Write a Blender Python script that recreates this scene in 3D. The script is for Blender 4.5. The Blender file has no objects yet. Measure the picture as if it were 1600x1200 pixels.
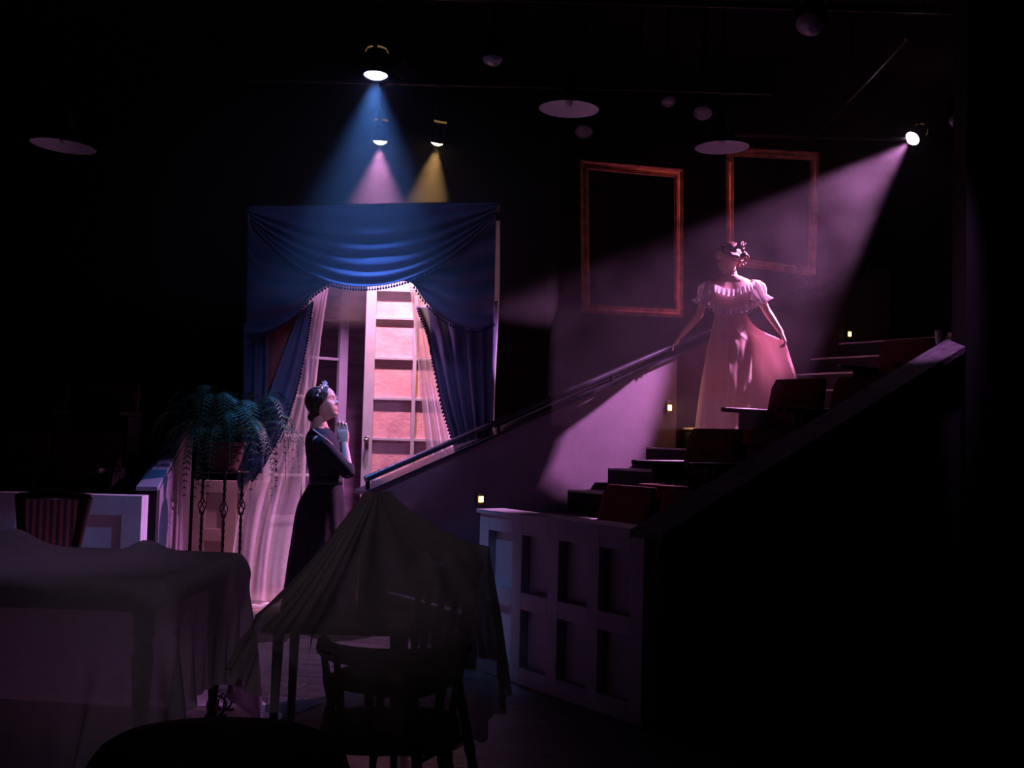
import bpy, bmesh, math, random
import numpy as np
from mathutils import Vector, Matrix, Euler, noise as mnoise
random.seed(7)
PI = math.pi
S = bpy.context.scene
COL = S.collection

# ------------------------------------------------------------------ camera
CAM_Z = 1.32
F_PX = 1700.0
cd = bpy.data.cameras.new('camera'); cam = bpy.data.objects.new('camera', cd); COL.objects.link(cam)
cd.sensor_fit = 'HORIZONTAL'; cd.sensor_width = 36.0; cd.lens = 36.0 * F_PX / 1600.0
cd.clip_start = 0.05; cd.clip_end = 100
CM = Euler((math.radians(90 + 2.7), 0, 0)).to_matrix() @ Matrix.Rotation(math.radians(1.5), 3, 'Z')
cam.matrix_world = Matrix.Translation((0, 0, CAM_Z)) @ CM.to_4x4()
S.camera = cam

def at(px, py, Y):
    """the point at distance Y that shows at photo pixel (px, py)"""
    d = CM @ Vector(((px - 800) / F_PX, (600 - py) / F_PX, -1.0))
    return Vector((0, 0, CAM_Z)) + d * (Y / d.y)

# ------------------------------------------------------------------ world, exposure
w = bpy.data.worlds.new('world'); S.world = w; w.use_nodes = True
w.node_tree.nodes['Background'].inputs[0].default_value = (0.02, 0.02, 0.03, 1)
w.node_tree.nodes['Background'].inputs[1].default_value = 0.05
S.view_settings.view_transform = 'Standard'; S.view_settings.look = 'None'
S.view_settings.exposure = 0.0; S.view_settings.gamma = 1.0
S.view_settings.use_curve_mapping = False
S.cycles.max_bounces = 6; S.cycles.diffuse_bounces = 3; S.cycles.transparent_max_bounces = 16
S.cycles.volume_bounces = 0; S.cycles.sample_clamp_indirect = 3.0
S.cycles.use_denoising = True

# ------------------------------------------------------------------ stage light positions and colours
BLUE_P = at(587, 119, 7.60);  BLUE_T = at(545, 960, 7.30)
PINK_P = at(594, 221, 8.50);  PINK_T = at(568, 800, 9.05)
AMB_P = at(683, 223, 8.50);   AMB_T = at(640, 500, 8.95)
KEY_P = at(1425, 217, 9.80);  KEY_T = at(1158, 475, 8.84)

B_EARLY = Vector((-0.30, 6.35, 0.50))
def spot(name, loc, tgt, col, watt, deg, blend=0.3, rad=0.04):
    l = bpy.data.lights.new(name, 'SPOT'); l.color = col; l.energy = watt
    l.spot_size = math.radians(deg); l.spot_blend = blend; l.shadow_soft_size = rad
    o = bpy.data.objects.new(name, l); COL.objects.link(o)
    o.location = loc
    o.rotation_euler = (Vector(tgt) - Vector(loc)).to_track_quat('-Z', 'Y').to_euler()
    return o
def off_lens(p, t, d=0.03): return p + (t - p).normalized() * d
spot('blue_beam', off_lens(BLUE_P, BLUE_T), BLUE_T, (0.11, 0.31, 1.0), 430, 58, 0.8, 0.05)
spot('pink_beam', off_lens(PINK_P, PINK_T), PINK_T, (1.0, 0.36, 0.78), 540, 63, 0.6, 0.04)
spot('amber_beam', off_lens(AMB_P, AMB_T), AMB_T, (1.0, 0.55, 0.2), 340, 46, 0.4, 0.04)
spot('violet_beam', off_lens(KEY_P, KEY_T), KEY_T, (0.90, 0.32, 0.84), 3600, 36, 0.3, 0.04)
# unseen spots: grid lamps out of frame, and added fills as marked
spot('front_lavender', (1.0, 3.6, 5.0), at(535, 700, 8.7), (0.52, 0.42, 1.0), 250, 17, 0.6, 0.08)
spot('side_blue', (-3.4, 4.0, 5.0), B_EARLY, (0.20, 0.38, 1.0), 230, 13, 0.9, 0.08)
spot('cross_blue', (1.6, 3.6, 5.0), at(165, 850, 6.6), (0.22, 0.38, 1.0), 260, 11, 0.8, 0.08)
spot('front_blue', (-2.4, 3.2, 5.0), at(560, 560, 8.3), (0.20, 0.38, 1.0), 48, 34, 0.9, 0.10)
spot('rose_fill', (2.2, 3.0, 5.0), at(1150, 540, 9.1), (1.0, 0.38, 0.55), 13, 14, 0.9, 0.10)  # added fill standing in for haze and bounce light on the gown
spot('sheer_pink_fill', (-1.15, 8.75, 3.0), at(428, 890, 8.42), (1.0, 0.38, 0.58), 650, 21, 0.8, 0.05)  # added spot behind the swag, no fixture, brightens the foot of the sheer
spot('cap_violet_fill', (2.52, 5.6, 5.0), at(1474, 560, 6.35), (0.85, 0.34, 1.0), 420, 9, 0.8, 0.04)  # added spot that brightens the top end of the sloped cap
spot('floor_blue', (-1.5, 6.4, 5.0), at(375, 1050, 5.9), (0.25, 0.36, 1.0), 330, 24, 0.9, 0.08)
spot('table_fill', (-2.0, 5.0, 5.3), (-2.0, 4.55, 0.7), (0.64, 0.42, 0.85), 75, 20, 1.0, 0.12)  # added overhead fill for the top of the left dust sheet
spot('front_fill', (0.6, -1.2, 4.8), (-0.95, 4.4, 0.7), (0.82, 0.62, 0.84), 130, 20, 1.0, 0.15)  # added fill from the camera side, lifts the dust sheets
spot('frame_red', (4.2, 6.6, 4.9), at(1090, 340, 10.1), (1.0, 0.25, 0.27), 110, 24, 0.9, 0.10)

# ------------------------------------------------------------------ materials
MATS = {}
def mat(name, col, rough=0.7, metal=0.0, var=0.0, scale=8.0, bump=0.0, bscale=60.0, col2=None, spec=0.3, stretch=(1, 1, 1)):
    if name in MATS: return MATS[name]
    m = bpy.data.materials.new(name); m.use_nodes = True; MATS[name] = m
    nt = m.node_tree; N = nt.nodes; L = nt.links; b = N['Principled BSDF']
    b.inputs['Roughness'].default_value = rough; b.inputs['Metallic'].default_value = metal
    b.inputs['Specular IOR Level'].default_value = spec
    tc = N.new('ShaderNodeTexCoord'); mp = N.new('ShaderNodeMapping'); mp.inputs['Scale'].default_value = stretch
    L.new(tc.outputs['Object'], mp.inputs[0])
    nz = N.new('ShaderNodeTexNoise'); nz.inputs['Scale'].default_value = scale; nz.inputs['Detail'].default_value = 5
    L.new(mp.outputs[0], nz.inputs['Vector'])
    mx = N.new('ShaderNodeMix'); mx.data_type = 'RGBA'
    c2 = col2 or tuple(c * (1 - var) for c in col)
    mx.inputs[6].default_value = (*col, 1); mx.inputs[7].default_value = (*c2, 1)
    rp = N.new('ShaderNodeMapRange'); rp.inputs[1].default_value = 0.35; rp.inputs[2].default_value = 0.65
    L.new(nz.outputs[0], rp.inputs[0]); L.new(rp.outputs[0], mx.inputs[0]); L.new(mx.outputs[2], b.inputs['Base Color'])
    if bump:
        n2 = N.new('ShaderNodeTexNoise'); n2.inputs['Scale'].default_value = bscale; n2.inputs['Detail'].default_value = 3
        L.new(mp.outputs[0], n2.inputs['Vector'])
        bp = N.new('ShaderNodeBump'); bp.inputs['Strength'].default_value = bump; bp.inputs['Distance'].default_value = 0.01
        L.new(n2.outputs[0], bp.inputs['Height']); L.new(bp.outputs[0], b.inputs['Normal'])
    return m

def cloth(name, col, trans=0.0, transl=0.3, col2=None, scale=30):
    """woven cloth: diffuse + light coming through + open weave one can see through"""
    m = bpy.data.materials.new(name); m.use_nodes = True; MATS[name] = m
    nt = m.node_tree; N = nt.nodes; L = nt.links; N.clear()
    out = N.new('ShaderNodeOutputMaterial')
    tc = N.new('ShaderNodeTexCoord'); nz = N.new('ShaderNodeTexNoise'); nz.inputs['Scale'].default_value = scale
    L.new(tc.outputs['Object'], nz.inputs['Vector'])
    mx = N.new('ShaderNodeMix'); mx.data_type = 'RGBA'
    mx.inputs[6].default_value = (*col, 1); mx.inputs[7].default_value = (*(col2 or tuple(c * .8 for c in col)), 1)
    L.new(nz.outputs[0], mx.inputs[0])
    d = N.new('ShaderNodeBsdfDiffuse'); t = N.new('ShaderNodeBsdfTranslucent')
    L.new(mx.outputs[2], d.inputs[0]); L.new(mx.outputs[2], t.inputs[0])
    a = N.new('ShaderNodeMixShader'); a.inputs[0].default_value = transl
    L.new(d.outputs[0], a.inputs[1]); L.new(t.outputs[0], a.inputs[2])
    if trans > 0:
        tr = N.new('ShaderNodeBsdfTransparent')
        b = N.new('ShaderNodeMixShader'); b.inputs[0].default_value = trans
        L.new(a.outputs[0], b.inputs[1]); L.new(tr.outputs[0], b.inputs[2]); L.new(b.outputs[0], out.inputs[0])
    else:
        L.new(a.outputs[0], out.inputs[0])
    return m

def glow(name, col, strength):
    m = bpy.data.materials.new(name); m.use_nodes = True
    nt = m.node_tree; nt.nodes.clear()
    o = nt.nodes.new('ShaderNodeOutputMaterial'); e = nt.nodes.new('ShaderNodeEmission')
    e.inputs[0].default_value = (*col, 1); e.inputs[1].default_value = strength
    nt.links.new(e.outputs[0], o.inputs[0]); return m

M_BLACK = mat('black_paint', (0.012, 0.011, 0.013), 0.75, var=0.3, scale=3, bump=0.1)
M_BWALL = mat('black_wall', (0.016, 0.015, 0.018), 0.9, var=0.3, scale=2)
M_WHITE = mat('white_set_paint', (0.62, 0.62, 0.66), 0.55, var=0.12, scale=6)
M_CREAM = mat('cream_set_paint', (0.36, 0.30, 0.26), 0.6, var=0.15, scale=5)
M_LAV = mat('lavender_grey_paint', (0.24, 0.20, 0.25), 0.75, var=0.15, scale=4, bump=0.1)
M_MAROON = mat('dark_maroon_paint', (0.075, 0.04, 0.045), 0.7, var=0.3, scale=4)
M_PLAST = mat('rough_pink_plaster', (0.72, 0.43, 0.48), 0.85, scale=4.5, col2=(0.50, 0.29, 0.34), bump=0.4, bscale=30)
M_PURP = mat('streaked_purple_plaster', (0.42, 0.30, 0.46), 0.85, scale=5, col2=(0.25, 0.17, 0.30), stretch=(0.4, 1, 3))
M_IRON = mat('black_iron', (0.03, 0.028, 0.03), 0.35, 0.8, var=0.3, scale=20)
M_STEEL = mat('dull_steel', (0.22, 0.21, 0.22), 0.35, 0.9, var=0.3, scale=15)
M_RAIL = mat('dark_rail_metal', (0.10, 0.11, 0.14), 0.25, 0.7, var=0.3)
M_GOLD = mat('red_gold_leaf', (0.55, 0.22, 0.12), 0.4, 0.5, var=0.5, scale=12, bump=0.4, bscale=40)
M_DWOOD = mat('dark_wood', (0.035, 0.016, 0.012), 0.4, var=0.5, scale=10, stretch=(1, 1, 8))
M_SEATF = mat('dark_red_seat_plush', (0.10, 0.012, 0.012), 0.9, var=0.4, scale=20, bump=0.3)
M_SEATB = mat('black_seat_shell', (0.02, 0.018, 0.02), 0.5, var=0.3)
M_ENAM = mat('white_enamel', (0.75, 0.76, 0.82), 0.5, var=0.1)
M_FERN = mat('fern_green', (0.045, 0.13, 0.07), 0.5, scale=30, col2=(0.02, 0.07, 0.03))
M_TERRA = mat('dark_terracotta', (0.09, 0.045, 0.035), 0.8, var=0.3, scale=15)
M_SKIN = mat('skin', (0.72, 0.46, 0.36), 0.5, var=0.08, scale=12)
M_HAIR = mat('dark_brown_hair', (0.045, 0.02, 0.014), 0.4, var=0.5, scale=60, stretch=(1, 1, .2), bump=0.6, bscale=120)
M_AUBURN = mat('auburn_hair', (0.16, 0.06, 0.035), 0.38, var=0.5, scale=60, bump=0.6, bscale=120)
M_DRESS = mat('black_crepe', (0.016, 0.013, 0.02), 0.8, var=0.3, scale=12, bump=0.2)
M_PEARL = mat('pearl', (0.75, 0.72, 0.7), 0.2)
M_LEATH = mat('black_leather', (0.02, 0.018, 0.02), 0.35)
M_PLUM = mat('dark_brown_upholstery', (0.05, 0.036, 0.034), 0.9, var=0.3, scale=12, bump=0.3)
M_SHADE = cloth('parchment_lampshade', (0.10, 0.08, 0.07), 0, 0.3)
M_STRIPE = None
M_DRAPE = cloth('blue_satin_drape', (0.20, 0.22, 0.36), 0, 0.16, (0.15, 0.17, 0.29), 12)
M_LINING = cloth('backlit_red_lining', (0.42, 0.20, 0.18), 0, 0.35)  # red-brown stands in for pink and amber light passing through the lining
M_FRINGE = cloth('navy_fringe', (0.05, 0.06, 0.13), 0, 0.1)
M_SHEER = cloth('white_sheer', (0.84, 0.82, 0.88), 0.30, 0.45)
M_GOWN = cloth('pale_peach_chiffon', (0.84, 0.64, 0.62), 0.0, 0.42, (0.76, 0.54, 0.50), 8)
M_LACE = cloth('white_lace', (0.85, 0.80, 0.82), 0.10, 0.4)
M_SHEET = cloth('grey_voile_dust_sheet', (0.36, 0.31, 0.31), 0.20, 0.25)
M_SHEET2 = cloth('lilac_grey_dust_sheet', (0.46, 0.39, 0.46), 0.09, 0.3)

def floor_mat():
    m = bpy.data.materials.new('stage_floor_boards'); m.use_nodes = True
    nt = m.node_tree; N = nt.nodes; L = nt.links; b = N['Principled BSDF']
    tc = N.new('ShaderNodeTexCoord'); mp = N.new('ShaderNodeMapping'); mp.inputs['Rotation'].default_value = (0, 0, 0.25)
    L.new(tc.outputs['Object'], mp.inputs[0])
    br = N.new('ShaderNodeTexBrick'); br.inputs['Scale'].default_value = 1.0
    br.inputs['Brick Width'].default_value = 2.4; br.inputs['Row Height'].default_value = 0.14
    br.inputs['Mortar Size'].default_value = 0.004; br.inputs['Color1'].default_value = (0.36, 0.27, 0.23, 1)
    br.inputs['Color2'].default_value = (0.26, 0.19, 0.17, 1); br.inputs['Mortar'].default_value = (0.04, 0.03, 0.03, 1)
    L.new(mp.outputs[0], br.inputs['Vector'])
    nz = N.new('ShaderNodeTexNoise'); nz.inputs['Scale'].default_value = 2.5
    m2 = N.new('ShaderNodeMapping'); m2.inputs['Scale'].default_value = (1, 12, 1); m2.inputs['Rotation'].default_value = (0, 0, 0.25)
    L.new(tc.outputs['Object'], m2.inputs[0]); L.new(m2.outputs[0], nz.inputs['Vector'])
    mx = N.new('ShaderNodeMix'); mx.data_type = 'RGBA'; mx.blend_type = 'MULTIPLY'; mx.inputs[0].default_value = 0.6
    L.new(br.outputs[0], mx.inputs[6]); L.new(nz.outputs[0], mx.inputs[7]); L.new(mx.outputs[2], b.inputs['Base Color'])
    b.inputs['Roughness'].default_value = 0.42
    return m
M_FLOOR = floor_mat()
def stripe_mat():
    m = bpy.data.materials.new('striped_upholstery'); m.use_nodes = True
    nt = m.node_tree; N = nt.nodes; L = nt.links; b = N['Principled BSDF']; b.inputs['Roughness'].default_value = 0.8
    tc = N.new('ShaderNodeTexCoord'); wv = N.new('ShaderNodeTexWave'); wv.inputs['Scale'].default_value = 9
    L.new(tc.outputs['Object'], wv.inputs['Vector'])
    r = N.new('ShaderNodeValToRGB'); r.color_ramp.elements[0].color = (0.10, 0.12, 0.2, 1); r.color_ramp.elements[1].color = (0.55, 0.32, 0.24, 1)
    r.color_ramp.elements[0].position = 0.4; r.color_ramp.elements[1].position = 0.6
    L.new(wv.outputs[0], r.inputs[0]); L.new(r.outputs[0], b.inputs['Base Color']); return m
M_STRIPE = stripe_mat()

# ------------------------------------------------------------------ mesh builder
def frame_of(d):
    d = Vector(d).normalized()
    a = Vector((0, 0, 1)) if abs(d.z) < 0.95 else Vector((1, 0, 0))
    x = d.cross(a).normalized(); y = x.cross(d).normalized()   # y points mostly up
    return x, y, d

class MB:
    def __init__(s): s.v = []; s.f = []
    def add(s, vs, fs):
        o = len(s.v); s.v += [Vector(v) for v in vs]; s.f += [tuple(i + o for i in f) for f in fs]; return s
    def box(s, lo, hi, M=None):
        (x0, y0, z0), (x1, y1, z1) = lo, hi
        vs = [Vector(p) for p in ((x0,y0,z0),(x1,y0,z0),(x1,y1,z0),(x0,y1,z0),(x0,y0,z1),(x1,y0,z1),(x1,y1,z1),(x0,y1,z1))]
        if M is not None: vs = [M @ v for v in vs]
        return s.add(vs, [(0,3,2,1),(4,5,6,7),(0,1,5,4),(1,2,6,5),(2,3,7,6),(3,0,4,7)])
    def hexa(s, b, t):      # bottom 4 and top 4 corners
        return s.add(list(b) + list(t), [(0,3,2,1),(4,5,6,7),(0,1,5,4),(1,2,6,5),(2,3,7,6),(3,0,4,7)])
    def beam(s, a, b, wd, ht):   # box along a line, width sideways, height up
        a, b = Vector(a), Vector(b); x, y, d = frame_of(b - a)
        q = [(-wd/2,-ht/2),(wd/2,-ht/2),(wd/2,ht/2),(-wd/2,ht/2)]
        vs = [a + x*i + y*j for i, j in q] + [b + x*i + y*j for i, j in q]
        return s.add(vs, [(0,3,2,1),(4,5,6,7),(0,1,5,4),(1,2,6,5),(2,3,7,6),(3,0,4,7)])
    def loft(s, rings, cap=True, closed=True):
        n = len(rings[0]); o = len(s.v)
        for r in rings: s.v += [Vector(p) for p in r]
        for i in range(len(rings) - 1):
            for j in range(n if closed else n - 1):
                k = (j + 1) % n
                s.f.append((o+i*n+j, o+i*n+k, o+(i+1)*n+k, o+(i+1)*n+j))
        if cap and closed:
            s.f.append(tuple(o + j for j in reversed(range(n))))
            s.f.append(tuple(o + (len(rings)-1)*n + j for j in range(n)))
        return s
    def tube(s, pts, rad, n=10, flat=1.0, round_end=False, cap=True):
        pts = [Vector(p) for p in pts]
        if not hasattr(rad, '__len__'): rad = [rad] * len(pts)
        rad = list(rad)
        if round_end:
            d0 = (pts[0]-pts[1]).normalized(); d1 = (pts[-1]-pts[-2]).normalized()
            r0, r1 = rad[0], rad[-1]
            a = [(pts[0]+d0*r0*.95, r0*.3), (pts[0]+d0*r0*.7, r0*.7)]
            b = [(pts[-1]+d1*r1*.7, r1*.7), (pts[-1]+d1*r1*.95, r1*.3)]
            pts = [q[0] for q in a] + pts + [q[0] for q in b]; rad = [q[1] for q in a] + rad + [q[1] for q in b]
        rings = []; px = None
        for i, p in enumerate(pts):
            t = (pts[min(i+1, len(pts)-1)] - pts[max(i-1, 0)]).normalized()
            if px is None: x, y, _ = frame_of(t)
            else:
                x = (px - t * px.dot(t)).normalized(); y = x.cross(t).normalized() * 1
                y = t.cross(x).normalized() * -1
            px = x
            rings.append([p + x*math.cos(2*PI*k/n)*rad[i] + y*math.sin(2*PI*k/n)*rad[i]*flat for k in range(n)])
        return s.loft(rings, cap)
    def lathe(s, prof, c=(0,0,0), n=24, axis=None, cap=False):
        c = Vector(c)
        x, y, d = (Vector((1,0,0)), Vector((0,1,0)), Vector((0,0,1))) if axis is None else frame_of(axis)
        rings = [[c + d*h + x*math.cos(2*PI*k/n)*r + y*math.sin(2*PI*k/n)*r for k in range(n)] for r, h in prof]
        return s.loft(rings, cap)
    def ball(s, c, r, n=12, m=8, M=None):
        c = Vector(c); r = r if hasattr(r, '__len__') else (r, r, r)
        rings = []
        for i in range(m + 1):
            a = PI * (i + 0.02 if i == 0 else (i - 0.02 if i == m else i)) / m
            ring = []
            for k in range(n):
                q = Vector((math.sin(a)*math.cos(2*PI*k/n)*r[0], math.sin(a)*math.sin(2*PI*k/n)*r[1], -math.cos(a)*r[2]))
                ring.append(c + (M @ q if M is not None else q))
            rings.append(ring)
        return s.loft(rings)
    def grid(s, rows):
        return s.loft(rows, cap=False, closed=False)

def children(o): return [c for c in COL.objects if c.parent == o]
def world_loc(o):
    p = Vector((0, 0, 0))
    while o: p += Vector(o.location); o = o.parent
    return p
def obj(name, mb, m, parent=None, smooth=True, bevel=0.0, solid=0.0, sub=0, local=False, angle=40, remesh=0.0):
    me = bpy.data.meshes.new(name)
    off = Vector((0, 0, 0)) if (parent is None or local) else world_loc(parent)
    me.from_pydata([tuple(v - off) for v in mb.v], [], mb.f); me.validate(); me.update()
    bm = bmesh.new(); bm.from_mesh(me); bmesh.ops.recalc_face_normals(bm, faces=bm.faces[:])
    bm.to_mesh(me); bm.free()
    me.materials.append(m)
    if smooth:
        me.polygons.foreach_set('use_smooth', [True] * len(me.polygons))
        if angle < 180 and not remesh:
            try: me.set_sharp_from_angle(angle=math.radians(angle))
            except Exception: pass
    o = bpy.data.objects.new(name, me); COL.objects.link(o)
    if parent: o.parent = parent
    if remesh:
        r = o.modifiers.new('remesh', 'REMESH'); r.mode = 'VOXEL'; r.voxel_size = remesh; r.use_smooth_shade = True
        q = o.modifiers.new('smooth', 'SMOOTH'); q.factor = 0.4; q.iterations = 2
    if solid:
        k = o.modifiers.new('solid', 'SOLIDIFY'); k.thickness = solid; k.offset = 0
    if bevel:
        k = o.modifiers.new('bevel', 'BEVEL'); k.width = bevel; k.segments = 2; k.limit_method = 'ANGLE'
    if sub:
        k = o.modifiers.new('sub', 'SUBSURF'); k.levels = sub; k.render_levels = sub
    return o
def tag(o, label, cat, group=None, kind=None):
    if label: o['label'] = label
    if cat: o['category'] = cat
    if group: o['group'] = group
    if kind: o['kind'] = kind
    return o
def thing(name, label, cat, loc=(0,0,0), group=None, rotz=0):
    o = bpy.data.objects.new(name, None); COL.objects.link(o); o.empty_display_size = 0.1
    o.location = loc; o.rotation_euler = (0, 0, rotz)
    return tag(o, label, cat, group)
def struct(name, mb, m, label=None, parent=None, **k):
    o = obj(name, mb, m, parent, **k)
    if not parent: o['kind'] = 'structure'
    if label: o['label'] = label
    return o
def struct_root(name, loc, label):
    o = bpy.data.objects.new(name, None); COL.objects.link(o); o.location = loc; o['kind'] = 'structure'; o['label'] = label; return o
def dup(root, loc, label=None, rotz=None, group=None):
    r = root.copy(); COL.objects.link(r); r.location = loc
    if rotz is not None: r.rotation_euler = (0, 0, rotz)
    if label: r['label'] = label
    if group: r['group'] = group
    for ch in children(root):
        c = ch.copy(); COL.objects.link(c); c.parent = r
        for g in children(ch):
            d = g.copy(); COL.objects.link(d); d.parent = c
    return r

# ------------------------------------------------------------------ curtains' patch helper
def resample(poly, n):
    """smooth curve through the points, n samples"""
    P = [Vector(p) for p in poly]; out = []
    Q = [P[0]*2 - P[1]] + P + [P[-1]*2 - P[-2]]
    seg = len(P) - 1
    for i in range(n):
        t = i / (n - 1) * seg; k = min(int(t), seg - 1); f = t - k
        a, b, c, d = Q[k], Q[k+1], Q[k+2], Q[k+3]
        out.append(0.5*((2*b) + (c-a)*f + (2*a-5*b+4*c-d)*f*f + (3*b-a-3*c+d)*f**3))
    return out
def patch(c0, c1, Y, folds=4, amp=0.03, nu=40, nv=48, phase=0.0, bulge=0.0, jit=0.5, seed=0, ydel=0.0):
    """cloth between two photo-space edges hung around distance Y; folds run along the edges"""
    A = resample([Vector((x, y, 0)) for x, y in c0], nu); B = resample([Vector((x, y, 0)) for x, y in c1], nu)
    rows = []
    for j in range(nv):
        v = j / (nv - 1); row = []
        for i in range(nu):
            u = i / (nu - 1); q = A[i].lerp(B[i], v)
            ph = phase + jit * mnoise.noise(Vector((u*1.5 + seed*7.3, v*2.0, seed)))*2.4
            wv = math.sin(2*PI*folds*v + ph)
            wv = math.copysign(abs(wv)**0.8, wv)
            y = Y + ydel*v - amp*wv*(0.65 + 0.5*mnoise.noise(Vector((u*2, v*3, seed+3.1)))) - bulge*math.sin(PI*v)*math.sin(PI*u)
            row.append(at(q.x, q.y, y))
        rows.append(row)
    return rows

# ================================================================== STRUCTURE
def wallbox(name, lo, hi, m=M_BWALL, label=None): return struct(name, MB().box(lo, hi), m, label, smooth=False)
wallbox('floor', (-6.5, -3, -0.1), (6.5, 12.5, 0), M_FLOOR, 'wooden stage floor boards')
wallbox('ceiling', (-6.5, -3, 5.4), (6.5, 12.5, 5.5), M_BWALL, 'black theatre ceiling')
wallbox('wall_back', (-6.5, 12.5, -0.1), (6.5, 12.6, 5.5), M_BWALL, 'black back wall of the theatre')
wallbox('wall_left', (-6.6, -3, -0.1), (-6.5, 12.6, 5.5), M_BWALL, 'black left wall')
wallbox('wall_right', (6.5, -3, -0.1), (6.6, 12.6, 5.5), M_BWALL, 'black right wall')
wallbox('wall_front', (-6.6, -3.1, -0.1), (6.6, -3, 5.5), M_BWALL, 'black wall behind the camera')

# --- bank frame: s uphill, t across towards the far side
A_ = math.radians(35)
U = Vector((math.cos(A_), math.sin(A_), 0)); V = Vector((-math.sin(A_), math.cos(A_), 0)); O = Vector((0.66, 5.1, 0))
def B(s, t, z): return O + U*s + V*t + Vector((0, 0, z))
def bbox(mb, s0, s1, t0, t1, z0, z1):
    return mb.hexa([B(s0,t0,z0),B(s1,t0,z0),B(s1,t1,z0),B(s0,t1,z0)], [B(s0,t0,z1),B(s1,t0,z1),B(s1,t1,z1),B(s0,t1,z1)])
def s_for(px, t):
    """s along the line t that shows at photo column px (horizon height)"""
    r = at(px, 680, 1.0); k = r.x / r.y
    return (k*(O.y + V.y*t) - (O.x + V.x*t)) / (U.x - k*U.y)
def z_for(py, px, p): return at(px, py, p.y).z

SL = 0.425          # rise per metre of the stair and wall slopes
# near black side wall of the bank with its sloped cap
nw = struct_root('wall_bank', B(0, 0, 0), 'black sloping side wall of the seating bank')
zA, zB = 0.86, 0.86 + 0.44*3.4
obj('wall_face', MB().hexa([B(-0.05,-0.12,0),B(3.4,-0.12,0),B(3.4,-0.02,0),B(-0.05,-0.02,0)], [B(-0.05,-0.12,zA),B(3.4,-0.12,zB),B(3.4,-0.02,zB),B(-0.05,-0.02,zA)]), M_BLACK, nw, smooth=False)
obj('sloped_cap', MB().hexa([B(-0.08,-0.17,zA),B(3.4,-0.17,zB),B(3.4,0.05,zB),B(-0.08,0.05,zA)], [B(-0.08,-0.17,zA+.035),B(3.4,-0.17,zB+.035),B(3.4,0.05,zB+.035),B(-0.08,0.05,zA+.035)]), mat('scuffed_grey_cap', (0.16, 0.13, 0.16), 0.6, var=0.5, scale=18, bump=0.5), nw, smooth=False)

# fascia of the bank: white panelled parapet
def panelled(root, P, s0, s1, z0, z1, cols, rows, th=0.06, rail=0.09, m=M_WHITE, deep=0.05):
    """P(s, d, z): s along, d behind the face; stiles and rails stand proud of the recessed panels"""
    bk = MB(); fr = MB()
    def hx(mb, a0, a1, d0, d1, q0, q1):
        mb.hexa([P(a0,d0,q0),P(a1,d0,q0),P(a1,d1,q0),P(a0,d1,q0)], [P(a0,d0,q1),P(a1,d0,q1),P(a1,d1,q1),P(a0,d1,q1)])
    hx(bk, s0, s1, deep, deep + th, z0, z1)
    cw = (s1 - s0 - rail) / cols; rh = (z1 - z0 - rail) / rows
    for i in range(cols + 1): hx(fr, s0 + i*cw, s0 + i*cw + rail, 0, deep, z0, z1)
    for j in range(rows + 1):
        for i in range(cols): hx(fr, s0 + i*cw + rail, s0 + (i+1)*cw, 0, deep, z0 + j*rh, z0 + j*rh + rail)
    obj('panel_board', bk, m, root, smooth=False); obj('stiles_and_rails', fr, m, root, smooth=False, bevel=0.003)
fa = struct_root('wall_fascia', B(0, 0.6, 0), 'low white panelled wall along the front of the right seating bank')
panelled(fa, lambda t, d, z: B(-0.05 + d, 1.36 - t, z), 0.0, 1.38, 0.0, 0.88, 4, 2)
obj('capping', MB().hexa([B(-.07,-.02,.88),B(.12,-.02,.88),B(.12,1.37,.88),B(-.07,1.37,.88)], [B(-.07,-.02,.90),B(.12,-.02,.90),B(.12,1.37,.90),B(-.07,1.37,.90)]), M_WHITE, fa, smooth=False)

# row platforms and aisle steps
RP, RR = 0.90, 0.38
for k in range(5):
    o = struct('trim_%d' % (k+1), bbox(MB(), 0.12 + k*RP, 0.12 + (k+1)*RP, 0.0, 1.72, 0.0, 0.18 + k*RR), M_BLACK, 'black seating platform', smooth=False)
st = struct_root('trim_6', B(0, 2.4, 0), 'black aisle stairs climbing beside the seats')
sb = MB(); noses = []
for i in range(13):
    s0 = 0.32 + i*0.42; z = (i+1)*0.178
    bbox(sb, s0, s0 + 0.42, 1.74, 3.18, 0, z)
    obj('stair_nosing', bbox(MB(), s0 - 0.012, s0 + 0.035, 1.80, 3.16, z - 0.012, z + 0.004), mat('pale_nosing', (0.45, 0.40, 0.42), 0.6, var=0.3), st, smooth=False)
obj('steps', sb, M_BLACK, st, smooth=False)
def stair_z(s): return 0.178 * (int((s - 0.32)/0.42) + 1)

# far half wall along the stairs
hw = struct_root('wall_stair', B(0.3, 3.2, 0), 'sloping half wall on the far side of the stairs')
sX = s_for(1056, 3.22)
pa, pb = B(0.22, 3.22, 0), B(sX, 3.22, 0)
za, zb = z_for(769, 607, pa), z_for(556, 1056, pb)
SLR = (zb - za) / (sX - 0.22)
def top_z(s): return za + (s - 0.22)*SLR
def slope_wall(mb, s0, s1, t0, t1):
    return mb.hexa([B(s0,t0,0),B(s1,t0,0),B(s1,t1,0),B(s0,t1,0)], [B(s0,t0,top_z(s0)),B(s1,t0,top_z(s1)),B(s1,t1,top_z(s1)),B(s0,t1,top_z(s0))])
obj('painted_face', slope_wall(MB(), 0.22, sX, 3.22, 3.34), M_LAV, hw, smooth=False)
obj('upper_face', slope_wall(MB(), sX, 6.3, 3.26, 3.38), M_MAROON, hw, smooth=False)
obj('sloped_capping', MB().beam(B(0.17, 3.28, top_z(0.17)+.01), B(6.3, 3.30, top_z(6.3)+.01), 0.19, 0.022), M_RAIL, hw, smooth=False)

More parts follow.
